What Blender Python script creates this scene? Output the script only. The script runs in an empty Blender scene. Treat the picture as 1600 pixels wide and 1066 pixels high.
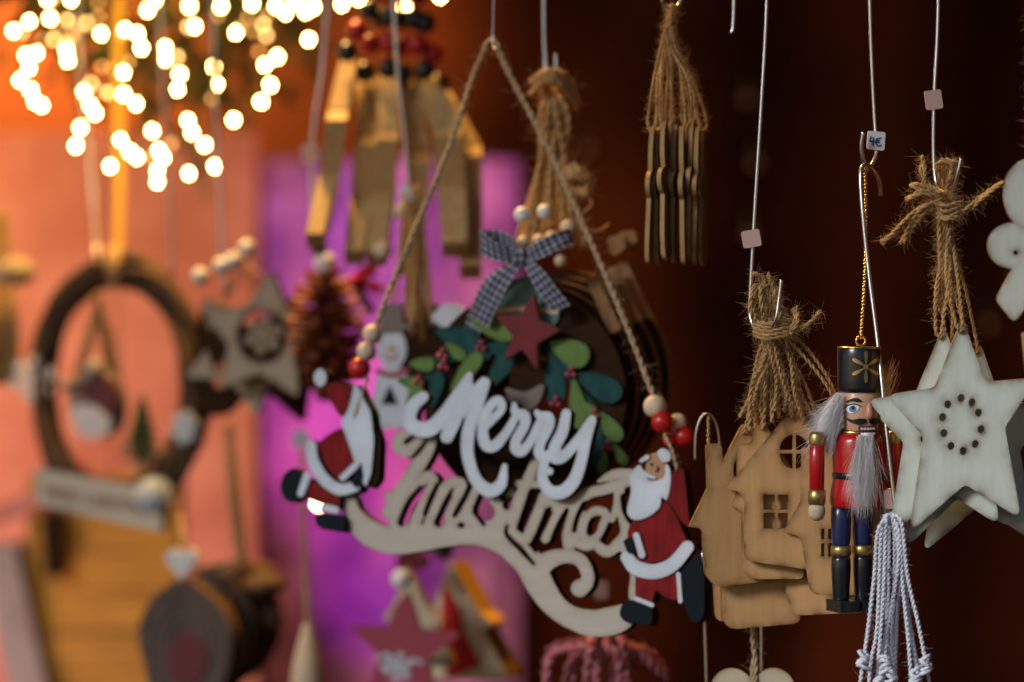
import bpy, math, random
import numpy as np
from mathutils import Vector
random.seed(7)
rnd = random.random
def ru(a, b): return a + (b - a) * random.random()
SC = bpy.context.scene
COL = SC.collection

# ------------------------------------------------------------------ camera, light, exposure
CZ = 1.5
K = 36.0 / 85.0 / 1600.0
CAM = Vector((0, 0, CZ))
cd = bpy.data.cameras.new('camera'); cam = bpy.data.objects.new('camera', cd); COL.objects.link(cam)
cam.location = CAM; cam.rotation_euler = (math.radians(90), 0, 0)
cd.lens = 85; cd.sensor_width = 36; cd.clip_start = 0.02; cd.clip_end = 60
cd.dof.use_dof = True; cd.dof.focus_distance = 1.13; cd.dof.aperture_fstop = 4.2
SC.camera = cam
SC.view_settings.view_transform = 'Standard'; SC.view_settings.look = 'None'
SC.view_settings.exposure = 0.0; SC.view_settings.gamma = 1.0
SC.cycles.use_denoising = True
SC.cycles.sample_clamp_indirect = 6.0
SC.cycles.max_bounces = 6

w = bpy.data.worlds.new('World'); SC.world = w; w.use_nodes = True
nt = w.node_tree; bg = nt.nodes['Background']
sky = nt.nodes.new('ShaderNodeTexSky'); sky.sky_type = 'NISHITA'; sky.sun_disc = False
SUN_EL, SUN_AZ = math.radians(30), math.radians(-128)
sky.sun_elevation = SUN_EL; sky.sun_rotation = SUN_AZ
nt.links.new(sky.outputs[0], bg.inputs[0]); bg.inputs[1].default_value = 0.055

def lamp(name, kind, loc, target, energy, color, size=0.1, spread=None, spot=None, blend=0.5):
    l = bpy.data.lights.new(name, kind); l.energy = energy; l.color = color
    if kind == 'AREA': l.size = size
    elif kind == 'SUN': l.angle = size
    else: l.shadow_soft_size = size
    if spread: l.spread = spread
    if spot: l.spot_size = spot; l.spot_blend = blend
    o = bpy.data.objects.new(name, l); COL.objects.link(o); o.location = loc
    d = Vector(target) - Vector(loc); o.rotation_euler = d.to_track_quat('-Z', 'Y').to_euler()
    return o
sd_ = Vector((math.sin(SUN_AZ) * math.cos(SUN_EL), math.cos(SUN_AZ) * math.cos(SUN_EL), math.sin(SUN_EL)))
lamp('sun', 'SUN', sd_ * 5 + Vector((0, 1, 1.5)), (0, 1, 1.5), 3.2, (1.0, 0.985, 0.965), math.radians(22))
lamp('stall_lamp', 'AREA', (-0.25, 1.72, 2.25), (-0.0, 1.35, 1.4), 20.0, (1.0, 0.54, 0.14), 0.2)
lamp('garland_glow_fill', 'AREA', (-0.66, 3.08, 2.16), (-0.62, 3.3, 1.90), 28.0, (1.0, 0.52, 0.12), 0.22, math.radians(110))  # unseen lamp added to cast the fairy lights' glow on the wall
lamp('backdrop_glow_fill', 'AREA', (-0.22, 3.12, 2.14), (-0.24, 3.3, 1.90), 1.9, (1.0, 0.45, 0.11), 0.2, math.radians(100))  # second unseen lamp, added to carry that glow towards the centre
lamp('orange_wall_lamp', 'AREA', (-1.0, 2.45, 1.95), (-0.80, 2.9, 1.55), 9.0, (1.0, 0.56, 0.16), 0.2)
lamp('pink_wall_lamp', 'AREA', (-0.85, 2.2, 0.8), (-0.75, 2.95, 1.25), 6.0, (1.0, 0.50, 0.50), 0.3)
for nm, frm, to, e, c, deg in (('violet_lamp', (-0.10, 2.65, 2.0), (-0.245, 3.05, 1.58), 12.0, (0.95, 0.42, 1.0), 36), ('hot_pink_lamp', (-0.26, 2.75, 0.98), (-0.235, 3.05, 1.40), 22.0, (1.0, 0.16, 0.66), 28),
        ('magenta_lamp', (-0.17, 2.8, 0.95), (-0.17, 3.05, 1.20), 5.5, (0.80, 0.03, 1.0), 34), ('rose_lamp', (-0.12, 2.75, 0.98), (-0.125, 3.05, 1.36), 12.0, (1.0, 0.22, 0.34), 24), ('plum_lamp', (-0.05, 2.6, 2.0), (-0.06, 3.05, 1.55), 11.0, (1.0, 0.30, 0.72), 44)):
    lamp(nm, 'SPOT', frm, to, e, c, 0.03, spot=math.radians(deg), blend=1.0)

# ------------------------------------------------------------------ helpers
def at(px, py, Y): return Vector(((px - 800) * K * Y, Y, CZ - (py - 533) * K * Y))

class Board:
    """A real plane in the scene; p() gives the point of it seen at a pixel of the photograph."""
    def __init__(s, px, py, Y, yaw=0, pitch=0):
        a, b = math.radians(yaw), math.radians(pitch)
        s.P = at(px, py, Y)
        s.n = Vector((-math.sin(a) * math.cos(b), -math.cos(a) * math.cos(b), math.sin(b))).normalized()
    def p(s, px, py, off=0.0):
        d = at(px, py, 1.0) - CAM
        t = (s.P - CAM).dot(s.n) / d.dot(s.n)
        return CAM + d * t + s.n * off

class Local:
    """A plane with its own metric axes: u right, v up."""
    def __init__(s, P, yaw=0, pitch=0, roll=0):
        a = math.radians(yaw); r = math.radians(roll)
        s.P = Vector(P); u0 = Vector((math.cos(a), -math.sin(a), 0)); n = Vector((-math.sin(a), -math.cos(a), 0)); v0 = Vector((0, 0, 1))
        b = math.radians(pitch); v1 = v0 * math.cos(b) - n * math.sin(b); s.n = n * math.cos(b) + v0 * math.sin(b)
        s.u = u0 * math.cos(r) + v1 * math.sin(r); s.v = v1 * math.cos(r) - u0 * math.sin(r)
    def p(s, x, y, off=0.0): return s.P + s.u * x - s.v * y + s.n * off     # y runs down, like the pixels

def root_off(parent):
    v = Vector((0, 0, 0))
    while parent is not None:
        v += parent.location; parent = parent.parent
    return v

def tag(o, label=None, cat=None, group=None, kind=None):
    if label: o['label'] = label
    if cat: o['category'] = cat
    if group: o['group'] = group
    if kind: o['kind'] = kind
    return o
def thing(name, loc, label, cat, group=None):
    o = bpy.data.objects.new(name, None); COL.objects.link(o); o.location = loc; o.empty_display_size = 0.01
    return tag(o, label, cat, group)

class MB:
    def __init__(s): s.v = []; s.f = []; s.m = []; s.burn = None; s.uv = None
    def add(s, vs, fs, m=0):
        b = len(s.v); s.v.extend(vs); s.f.extend([tuple(i + b for i in f) for f in fs]); s.m.extend([m] * len(fs)); return s
    def build(s, name, mats, parent=None, smooth=True, kind=None):
        off = root_off(parent)
        me = bpy.data.meshes.new(name)
        me.from_pydata([tuple(Vector(v) - off) for v in s.v], [], s.f)
        if not isinstance(mats, (list, tuple)): mats = [mats]
        for m in mats: me.materials.append(m)
        if len(mats) > 1: me.polygons.foreach_set('material_index', s.m)
        me.polygons.foreach_set('use_smooth', [bool(smooth)] * len(me.polygons))
        if s.burn is not None:
            at_ = me.attributes.new('burn', 'FLOAT', 'POINT'); at_.data.foreach_set('value', s.burn)
        if s.uv is not None:
            ul = me.uv_layers.new(name='UVMap')
            for lp in me.loops: ul.data[lp.index].uv = s.uv[lp.vertex_index]
        me.update()
        o = bpy.data.objects.new(name, me); COL.objects.link(o)
        if parent is not None: o.parent = parent
        if kind: o['kind'] = kind
        return o

def catmull(pts, n=6, closed=False):
    P = [np.array(p, float) for p in pts]; out = []
    N = len(P)
    if N < 3 and not closed:
        return [P[0] + (P[1] - P[0]) * t for t in np.linspace(0, 1, n + 1)]
    for i in range(N if closed else N - 1):
        if closed: a, b, c, d = P[i - 1], P[i], P[(i + 1) % N], P[(i + 2) % N]
        else: a, b, c, d = P[max(i - 1, 0)], P[i], P[i + 1], P[min(i + 2, N - 1)]
        for k in range(n):
            t = k / n
            out.append(0.5 * (2 * b + (c - a) * t + (2 * a - 5 * b + 4 * c - d) * t * t + (3 * b - a - 3 * c + d) * t ** 3))
    if not closed: out.append(P[-1])
    return out
def cvec(pts, n=6): return [Vector(p) for p in catmull([tuple(p) for p in pts], n)]

def frames(pts):
    n = len(pts); T = []
    for i in range(n):
        d = Vector(pts[min(i + 1, n - 1)]) - Vector(pts[max(i - 1, 0)])
        T.append(d.normalized() if d.length > 1e-12 else Vector((0, 0, 1)))
    up = Vector((0, 1, 0)) if abs(T[0].y) < 0.9 else Vector((1, 0, 0))
    A = (up - T[0] * up.dot(T[0])).normalized(); fr = []
    for i in range(n):
        A = (A - T[i] * A.dot(T[i]))
        A = A.normalized() if A.length > 1e-9 else T[i].orthogonal().normalized()
        fr.append((T[i], A, T[i].cross(A)))
    return fr
def tube(mb, pts, r, sides=8, m=0, cap=True):
    n = len(pts); fr = frames(pts); vs = []; fs = []
    for i in range(n):
        ri = r[i] if isinstance(r, (list, tuple)) else r
        for k in range(sides):
            a = 2 * math.pi * k / sides
            vs.append(Vector(pts[i]) + fr[i][1] * (math.cos(a) * ri) + fr[i][2] * (math.sin(a) * ri))
    for i in range(n - 1):
        for k in range(sides):
            k2 = (k + 1) % sides
            fs.append((i * sides + k, i * sides + k2, (i + 1) * sides + k2, (i + 1) * sides + k))
    if cap:
        fs.append(tuple(range(sides - 1, -1, -1))); fs.append(tuple((n - 1) * sides + k for k in range(sides)))
    mb.add(vs, fs, m); return mb
def resample(pts, step):
    pts = [Vector(p) for p in pts]; L = [0]
    for a, b in zip(pts, pts[1:]): L.append(L[-1] + (b - a).length)
    n = max(2, int(L[-1] / step) + 1); out = []; j = 0
    for k in range(n):
        s = L[-1] * k / (n - 1)
        while j < len(L) - 2 and L[j + 1] < s: j += 1
        t = (s - L[j]) / max(L[j + 1] - L[j], 1e-12); out.append(pts[j].lerp(pts[j + 1], min(t, 1)))
    return out
def twist(mb, pts, r, turns_len=None, plies=2, sides=5, step=None):
    """A twisted yarn of several plies along a path."""
    pts = resample(pts, step or r * 1.1); fr = frames(pts); turns_len = turns_len or r * 7; s = 0; ph0 = ru(0, 6)
    lanes = [[] for _ in range(plies)]
    for i, p in enumerate(pts):
        if i: s += (pts[i] - pts[i - 1]).length
        for q in range(plies):
            a = ph0 + 2 * math.pi * (s / turns_len + q / plies)
            lanes[q].append(p + fr[i][1] * (math.cos(a) * r * 0.5) + fr[i][2] * (math.sin(a) * r * 0.5))
    for q in range(plies): tube(mb, lanes[q], r * 0.56, sides)
    return pts
def fuzz(mb, pts, r, count, length, hr=0.00006, m=0):
    fr = frames(pts)
    for _ in range(count):
        i = random.randrange(len(pts)); a = ru(0, 6.28)
        rad = fr[i][1] * math.cos(a) + fr[i][2] * math.sin(a)
        p = pts[i] + rad * r * 0.7; d = (rad * ru(0.4, 1) + fr[i][0] * ru(-1, 1) + Vector((0, 0, ru(-.5, .3)))).normalized()
        c = Vector((ru(-1, 1), ru(-1, 1), ru(-1, 1))); L = length * ru(0.3, 1.3)
        q = [p, p + d * L * .35 + c * L * .05, p + d * L * .7 + c * L * .2, p + d * L + c * L * .42]
        tube(mb, q, [hr, hr, hr * .8, hr * .3], 3, m, cap=False)
def jute(name, pts, r, parent, m, fz=1.0, sm=6, plies=2):
    mb = MB(); P = twist(mb, cvec(pts, sm), r, plies=plies)
    L = sum((P[i + 1] - P[i]).length for i in range(len(P) - 1))
    fuzz(mb, P, r, int(L * 1000 * fz), r * 5.0)
    return mb.build(name, m, parent)
def lathe(mb, prof, mapf, seg=24, m=0, cap=True):
    """prof: (radius, height) rows; mapf(x, y, h) gives the world point."""
    vs = []; fs = []; n = len(prof)
    for r, h in prof:
        for k in range(seg):
            a = 2 * math.pi * k / seg; vs.append(mapf(r * math.cos(a), r * math.sin(a), h))
    for i in range(n - 1):
        for k in range(seg):
            k2 = (k + 1) % seg; fs.append((i * seg + k, (i + 1) * seg + k, (i + 1) * seg + k2, i * seg + k2))
    if cap: fs.append(tuple(range(seg))); fs.append(tuple((n - 1) * seg + k for k in range(seg - 1, -1, -1)))
    mb.add(vs, fs, m); return mb
def ball(mb, c, r, seg=14, rings=9, m=0, sq=(1, 1, 1)):
    c = Vector(c); vs = [c + Vector((0, 0, r * sq[2]))]; fs = []
    for i in range(1, rings):
        t = math.pi * i / rings
        for k in range(seg):
            a = 2 * math.pi * k / seg
            vs.append(c + Vector((r * sq[0] * math.sin(t) * math.cos(a), r * sq[1] * math.sin(t) * math.sin(a), r * sq[2] * math.cos(t))))
    vs.append(c - Vector((0, 0, r * sq[2]))); last = len(vs) - 1
    for k in range(seg):
        k2 = (k + 1) % seg; fs.append((0, 1 + k, 1 + k2)); fs.append((last, last - seg + k2, last - seg + k))
        for i in range(rings - 2):
            fs.append((1 + i * seg + k, 1 + (i + 1) * seg + k, 1 + (i + 1) * seg + k2, 1 + i * seg + k2))
    mb.add(vs, fs, m); return mb
def box(mb, c, ax, ay, az, m=0):
    """c centre; ax, ay, az half-extent vectors; small chamfer left to the material."""
    c = Vector(c); vs = [c + ax * sx + ay * sy + az * sz for sz in (-1, 1) for sy in (-1, 1) for sx in (-1, 1)]
    mb.add(vs, [(0, 2, 3, 1), (4, 5, 7, 6), (0, 1, 5, 4), (2, 6, 7, 3), (0, 4, 6, 2), (1, 3, 7, 5)], m); return mb

# ---- signed distance shapes (in the plane's own units) and the plates cut from them
def stroke(pts, w, n=7, closed=False, smooth=True):
    wl = w if isinstance(w, (list, tuple)) else [w] * len(pts)
    P = [(p[0], p[1], wl[i] * 0.5) for i, p in enumerate(pts)]
    Q = catmull(P, n, closed) if smooth else [np.array(p, float) for p in P]
    if closed: Q = Q + [Q[0]]
    def f(X, Y):
        D = np.full(X.shape, 1e9)
        for a, b in zip(Q, Q[1:]):
            dx, dy = b[0] - a[0], b[1] - a[1]; L = dx * dx + dy * dy + 1e-12
            t = np.clip(((X - a[0]) * dx + (Y - a[1]) * dy) / L, 0, 1)
            D = np.minimum(D, np.hypot(X - a[0] - dx * t, Y - a[1] - dy * t) - (a[2] + (b[2] - a[2]) * t))
        return D
    f.bb = (min(q[0] - q[2] for q in Q), min(q[1] - q[2] for q in Q), max(q[0] + q[2] for q in Q), max(q[1] + q[2] for q in Q))
    return f
def poly(pts, r=0.0):
    P = [np.array(p[:2], float) for p in pts]; N = len(P)
    rr = [p[2] if len(p) > 2 else r for p in pts]
    Q = []
    for i in range(N):
        a, b, c = P[i - 1], P[i], P[(i + 1) % N]
        if rr[i] <= 0: Q.append(b); continue
        la, lc = np.linalg.norm(a - b), np.linalg.norm(c - b); d1, d2 = min(rr[i], la * .45), min(rr[i], lc * .45)
        s, e = b + (a - b) / la * d1, b + (c - b) / lc * d2
        for t in np.linspace(0, 1, 6): Q.append((1 - t) ** 2 * s + 2 * t * (1 - t) * b + t * t * e)
    def f(X, Y):
        D = np.full(X.shape, 1e18); ins = np.zeros(X.shape, bool)
        for i in range(len(Q)):
            a, b = Q[i - 1], Q[i]; dx, dy = b[0] - a[0], b[1] - a[1]; L = dx * dx + dy * dy + 1e-12
            t = np.clip(((X - a[0]) * dx + (Y - a[1]) * dy) / L, 0, 1)
            D = np.minimum(D, (X - a[0] - dx * t) ** 2 + (Y - a[1] - dy * t) ** 2)
            if abs(dy) > 1e-12:
                c = ((a[1] > Y) != (b[1] > Y)) & (X < dx * (Y - a[1]) / dy + a[0]); ins ^= c
        D = np.sqrt(D); return np.where(ins, -D, D)
    f.bb = (min(q[0] for q in Q), min(q[1] for q in Q), max(q[0] for q in Q), max(q[1] for q in Q))
    return f
def blob(pts, n=6): return poly([tuple(p) for p in catmull(pts, n, True)])
def ell(cx, cy, rx, ry=None, rot=0.0):
    ry = ry or rx; c, s = math.cos(math.radians(rot)), math.sin(math.radians(rot))
    def f(X, Y):
        x, y = (X - cx) * c + (Y - cy) * s, -(X - cx) * s + (Y - cy) * c
        k = np.hypot(x / rx, y / ry); return (k - 1) * min(rx, ry)
    R = max(rx, ry); f.bb = (cx - R, cy - R, cx + R, cy + R); return f
def leaf(cx, cy, rx, ry, rot):
    """Egg-shaped leaf: blunt end forward, drawn-out base."""
    pts = []; c, s = math.cos(math.radians(rot)), math.sin(math.radians(rot))
    for k in range(20):
        a = 2 * math.pi * k / 20; x = rx * math.cos(a); y = ry * math.sin(a) * (0.72 + 0.34 * math.cos(a))
        pts.append((cx + x * c - y * s, cy + x * s + y * c))
    return poly(pts)
def U(*fs):
    def f(X, Y): return np.minimum.reduce([g(X, Y) for g in fs])
    f.bb = (min(g.bb[0] for g in fs), min(g.bb[1] for g in fs), max(g.bb[2] for g in fs), max(g.bb[3] for g in fs)); return f
def S(a, *bs):
    def f(X, Y): return np.maximum.reduce([a(X, Y)] + [-b(X, Y) for b in bs])
    f.bb = a.bb; return f
def grow(a, d):
    def f(X, Y): return a(X, Y) - d
    f.bb = (a.bb[0] - d, a.bb[1] - d, a.bb[2] + d, a.bb[3] + d); return f
def starpts(cx, cy, R, r, n=5, rot=0.0, sx=1.0):
    return [(cx + sx * (R if k % 2 == 0 else r) * math.sin(math.pi * k / n + rot), cy - (R if k % 2 == 0 else r) * math.cos(math.pi * k / n + rot)) for k in range(2 * n)]
def flake(cx, cy, R, w=3.0, sx=1.0, rot=0.2):
    g = []
    for k in range(6):
        a = rot + k * math.pi / 3; e = (cx + sx * R * math.sin(a), cy - R * math.cos(a)); g.append(stroke([(cx, cy), e], w, smooth=False))
        for q in (0.5, 0.75):
            for s in (-0.8, 0.8):
                b = (cx + sx * R * q * math.sin(a), cy - R * q * math.cos(a)); L = R * 0.28
                g.append(stroke([b, (b[0] + sx * L * math.sin(a + s), b[1] - L * math.cos(a + s))], w * .8, smooth=False))
    g.append(ell(cx, cy, R * .28 * sx, R * .28)); return U(*g)

def cut(sd, step):
    x0, y0, x1, y1 = sd.bb; x0 -= step * 1.6; y0 -= step * 1.6
    nx = int((x1 - x0) / step) + 4; ny = int((y1 - y0) / step) + 4
    xs = x0 + np.arange(nx) * step; ys = y0 + np.arange(ny) * step
    X, Y = np.meshgrid(xs, ys); D = sd(X, Y)
    D = np.where(np.abs(D) < step * 0.02, -step * 0.02, D); IN = D < 0
    pts = []; dist = []; idx = {}; polys = []; edges = []
    def corner(i, j):
        k = (0, i, j)
        if k not in idx: idx[k] = len(pts); pts.append((xs[i], ys[j])); dist.append(D[j, i])
        return idx[k]
    def cross(i, j, i2, j2):
        if (i, j) > (i2, j2): i, j, i2, j2 = i2, j2, i, j
        k = (1 if j == j2 else 2, i, j)
        if k not in idx:
            a, b = D[j, i], D[j2, i2]; t = a / (a - b)
            idx[k] = len(pts); pts.append((xs[i] + (xs[i2] - xs[i]) * t, ys[j] + (ys[j2] - ys[j]) * t)); dist.append(0.0)
        return idx[k]
    cnt = IN[:-1, :-1].astype(int) + IN[1:, :-1] + IN[:-1, 1:] + IN[1:, 1:]
    for j, i in np.argwhere(cnt > 0):
        cs = ((i, j), (i + 1, j), (i + 1, j + 1), (i, j + 1)); pl = []
        for k in range(4):
            a, b = cs[k], cs[(k + 1) % 4]; ia, ib = IN[a[1], a[0]], IN[b[1], b[0]]
            if ia: pl.append((corner(*a), 0))
            if ia != ib: pl.append((cross(a[0], a[1], b[0], b[1]), 1))
        if len(pl) < 3: continue
        polys.append([q[0] for q in pl])
        for k in range(len(pl)):
            a, b = pl[k], pl[(k + 1) % len(pl)]
            if a[1] and b[1]: edges.append((a[0], b[0]))
    return pts, polys, edges, dist
def plate_mb(brd, sd, thick, step=2.0, off=0.0, mb=None, burn_w=5.0, m_face=0, m_side=1, warp=None):
    mb = mb or MB(); pts, polys, edges, dist = cut(sd, step); n = len(pts); vs = []
    for lay in (off, off - thick):
        for (x, y) in pts: vs.append(brd.p(x, y, lay + (warp(x, y) if warp else 0)))
    mb.add(vs, [tuple(reversed(p)) for p in polys] + [tuple(i + n for i in p) for p in polys], m_face)
    k = len(mb.v) - len(vs); fS = [(a + k, b + k, b + n + k, a + n + k) for a, b in edges]
    mb.f.extend(fS); mb.m.extend([m_side] * len(fS))
    mb.burn = [math.exp(d / burn_w) for d in dist] * 2
    return mb
def plate(name, brd, sd, thick, mats, parent, step=2.0, off=0.0, burn_w=5.0, kind=None, warp=None):
    mb = plate_mb(brd, sd, thick, step, off, None, burn_w, warp=warp)
    if not isinstance(mats, (list, tuple)): mats = [mats, mats]
    return mb.build(name, list(mats), parent, smooth=False, kind=kind)

def copy_tree(o, parent=None):
    c = o.copy(); COL.objects.link(c)
    if parent is not None: c.parent = parent
    for ch in [x for x in o.children]: copy_tree(ch, c)
    return c

# ------------------------------------------------------------------ materials
def mat(name, col, rough=0.6, metal=0.0, col2=None, nscale=60.0, stretch=(1, 1, 1), amt=1.0, bump=0.0, bscale=300.0, burn=None, spec=0.4, coat=0.0, sheen=0.0, emit=None, estr=0.0, vary=0.0, trans=0.0):
    m = bpy.data.materials.new(name); m.use_nodes = True; N = m.node_tree.nodes; L = m.node_tree.links; b = N['Principled BSDF']
    b.inputs['Roughness'].default_value = rough; b.inputs['Metallic'].default_value = metal
    b.inputs['Specular IOR Level'].default_value = spec; b.inputs['Coat Weight'].default_value = coat; b.inputs['Coat Roughness'].default_value = 0.15
    b.inputs['Sheen Weight'].default_value = sheen
    b.inputs['Transmission Weight'].default_value = trans
    c4 = (*col, 1); out = None
    tc = N.new('ShaderNodeTexCoord'); mp = N.new('ShaderNodeMapping'); mp.inputs['Scale'].default_value = stretch
    L.new(tc.outputs['Object'], mp.inputs['Vector'])
    if col2 is not None:
        nz = N.new('ShaderNodeTexNoise'); nz.inputs['Scale'].default_value = nscale; nz.inputs['Detail'].default_value = 5; nz.inputs['Roughness'].default_value = 0.6
        L.new(mp.outputs[0], nz.inputs['Vector'])
        rp = N.new('ShaderNodeMapRange'); rp.inputs[1].default_value = 0.35; rp.inputs[2].default_value = 0.68; rp.inputs[4].default_value = amt
        L.new(nz.outputs[0], rp.inputs[0])
        mx = N.new('ShaderNodeMix'); mx.data_type = 'RGBA'; mx.inputs[6].default_value = c4; mx.inputs[7].default_value = (*col2, 1)
        L.new(rp.outputs[0], mx.inputs[0]); out = mx.outputs[2]
    if burn is not None:
        a = N.new('ShaderNodeAttribute'); a.attribute_name = 'burn'
        nz2 = N.new('ShaderNodeTexNoise'); nz2.inputs['Scale'].default_value = 130; nz2.inputs['Detail'].default_value = 3; L.new(tc.outputs['Object'], nz2.inputs['Vector'])
        r2 = N.new('ShaderNodeMapRange'); r2.inputs[1].default_value = 0.35; r2.inputs[2].default_value = 0.7; r2.inputs[3].default_value = 0.25; r2.inputs[4].default_value = 1.0
        L.new(nz2.outputs[0], r2.inputs[0])
        ml = N.new('ShaderNodeMath'); ml.operation = 'MULTIPLY'; L.new(a.outputs['Fac'], ml.inputs[0]); L.new(r2.outputs[0], ml.inputs[1])
        mx2 = N.new('ShaderNodeMix'); mx2.data_type = 'RGBA'; mx2.inputs[7].default_value = (*burn, 1)
        if out: L.new(out, mx2.inputs[6])
        else: mx2.inputs[6].default_value = c4
        L.new(ml.outputs[0], mx2.inputs[0]); out = mx2.outputs[2]
    if vary > 0:
        oi = N.new('ShaderNodeObjectInfo'); hs = N.new('ShaderNodeHueSaturation'); r3 = N.new('ShaderNodeMapRange')
        r3.inputs[3].default_value = 1 - vary; r3.inputs[4].default_value = 1 + vary; L.new(oi.outputs['Random'], r3.inputs[0]); L.new(r3.outputs[0], hs.inputs['Value'])
        if out: L.new(out, hs.inputs['Color'])
        else: hs.inputs['Color'].default_value = c4
        out = hs.outputs[0]
    if out: L.new(out, b.inputs['Base Color'])
    else: b.inputs['Base Color'].default_value = c4
    if bump > 0:
        nb = N.new('ShaderNodeTexNoise'); nb.inputs['Scale'].default_value = bscale; nb.inputs['Detail'].default_value = 4; L.new(mp.outputs[0], nb.inputs['Vector'])
        bp = N.new('ShaderNodeBump'); bp.inputs['Strength'].default_value = bump; bp.inputs['Distance'].default_value = 0.001
        L.new(nb.outputs[0], bp.inputs['Height']); L.new(bp.outputs[0], b.inputs['Normal'])
    if emit is not None:
        b.inputs['Emission Color'].default_value = (*emit, 1); b.inputs['Emission Strength'].default_value = estr
    return m
M = {}
M['star_ply'] = mat('pale plywood', (0.68, 0.75, 0.70), 0.75, col2=(0.62, 0.67, 0.60), nscale=40, stretch=(6, 6, 1), burn=(0.17, 0.085, 0.022), bump=0.15, bscale=500, spec=0.2, vary=0.06)
M['star_edge'] = mat('pale plywood edge', (0.30, 0.20, 0.09), 0.8, col2=(0.44, 0.36, 0.24), nscale=200, spec=0.2)
M['house_ply'] = mat('tan plywood', (0.62, 0.36, 0.16), 0.75, col2=(0.53, 0.30, 0.13), nscale=30, stretch=(7, 7, 1), burn=(0.11, 0.042, 0.010), bump=0.2, bscale=600, spec=0.2, vary=0.08)
M['char'] = mat('charred edge', (0.10, 0.045, 0.015), 0.85, col2=(0.30, 0.17, 0.06), nscale=260, spec=0.2)
M['sign_ply'] = mat('grey plywood', (0.47, 0.43, 0.38), 0.75, col2=(0.41, 0.37, 0.33), nscale=30, stretch=(1, 1, 7), burn=(0.25, 0.17, 0.10), bump=0.15, bscale=500, spec=0.2)
M['sign_edge'] = mat('burnt plywood edge', (0.035, 0.02, 0.012), 0.85, spec=0.2)
M['white_paint'] = mat('white paint', (0.60, 0.67, 0.77), 0.75, col2=(0.50, 0.55, 0.62), nscale=55, burn=(0.42, 0.45, 0.50), bump=0.35, bscale=500, spec=0.10)
M['red_paint'] = mat('dark red paint', (0.24, 0.014, 0.016), 0.75, col2=(0.13, 0.008, 0.010), nscale=45, stretch=(5, 5, 1), burn=(0.10, 0.012, 0.010), bump=0.3, bscale=500, spec=0.10)
M['boot_paint'] = mat('blue black paint', (0.006, 0.011, 0.016), 0.75, spec=0.10)
M['skin_paint'] = mat('skin paint', (0.38, 0.20, 0.11), 0.6, spec=0.3)
M['teal_paint'] = mat('dark teal paint', (0.022, 0.085, 0.085), 0.75, col2=(0.013, 0.052, 0.056), nscale=60, stretch=(3, 3, 1), burn=(0.012, 0.04, 0.04), bump=0.3, bscale=450, spec=0.10)
M['lime_paint'] = mat('leaf green paint', (0.15, 0.25, 0.075), 0.75, col2=(0.105, 0.18, 0.05), nscale=60, stretch=(3, 3, 1), burn=(0.08, 0.13, 0.04), bump=0.3, bscale=450, spec=0.10)
M['wine_paint'] = mat('burgundy paint', (0.19, 0.035, 0.045), 0.75, col2=(0.15, 0.03, 0.035), nscale=80, spec=0.10)
M['berry_paint'] = mat('berry red paint', (0.40, 0.055, 0.09), 0.4, spec=0.5)
M['aqua_paint'] = mat('dull aqua paint', (0.10, 0.21, 0.22), 0.6, spec=0.3)
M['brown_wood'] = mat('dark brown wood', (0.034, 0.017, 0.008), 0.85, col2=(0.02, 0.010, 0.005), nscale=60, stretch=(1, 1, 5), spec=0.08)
M['mid_wood'] = mat('brown wood', (0.26, 0.14, 0.055), 0.7, col2=(0.18, 0.09, 0.035), nscale=40, stretch=(5, 5, 1), spec=0.25, vary=0.15)
M['yellow_wood'] = mat('yellow pine', (0.60, 0.41, 0.19), 0.75, col2=(0.46, 0.29, 0.12), nscale=30, stretch=(8, 8, 1), spec=0.3, vary=0.1)
M['figure_edge'] = mat('pale figure edge', (0.46, 0.29, 0.125), 0.7, col2=(0.30, 0.17, 0.065), nscale=70, spec=0.2)
M['figure_face'] = mat('dark wood face', (0.12, 0.062, 0.026), 0.8, col2=(0.19, 0.105, 0.045), nscale=50, stretch=(5, 5, 1), spec=0.2)  # face wood darker than the pale edges
M['acorn_grey'] = mat('grey painted wood', (0.20, 0.165, 0.15), 0.7, col2=(0.15, 0.12, 0.11), nscale=120)
M['jute'] = mat('jute', (0.56, 0.34, 0.135), 0.9, col2=(0.34, 0.19, 0.07), nscale=350, spec=0.15, sheen=0.3, vary=0.12)
M['jute_pale'] = mat('pale jute', (0.50, 0.37, 0.23), 0.9, col2=(0.38, 0.26, 0.15), nscale=350, spec=0.15, sheen=0.3)
M['steel'] = mat('bright steel wire', (0.62, 0.62, 0.62), 0.28, 1.0, bump=0.08, bscale=900)
M['gold'] = mat('gold metal', (0.72, 0.50, 0.18), 0.28, 1.0)
M['gold_paint'] = mat('gold paint', (0.55, 0.40, 0.16), 0.34, 0.85, col2=(0.42, 0.29, 0.10), nscale=260)
M['hat_black'] = mat('black enamel', (0.008, 0.010, 0.016), 0.28, coat=0.5, bump=0.06, bscale=420)
M['navy'] = mat('navy enamel', (0.010, 0.022, 0.085), 0.32, coat=0.5, bump=0.1, bscale=420)
M['red_enamel'] = mat('red enamel', (0.42, 0.008, 0.012), 0.3, coat=0.5, bump=0.14, bscale=420, stretch=(1, 1, 3))
M['face'] = mat('painted face', (0.60, 0.36, 0.24), 0.45, col2=(0.55, 0.30, 0.20), nscale=90, coat=0.2)
M['cheek'] = mat('nose paint', (0.55, 0.25, 0.17), 0.45, coat=0.2)
M['eye_white'] = mat('eye white', (0.75, 0.80, 0.85), 0.3, coat=0.4)
M['eye_blue'] = mat('eye blue', (0.05, 0.22, 0.55), 0.3, coat=0.4)
M['ink'] = mat('black ink', (0.006, 0.006, 0.008), 0.4)
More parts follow.
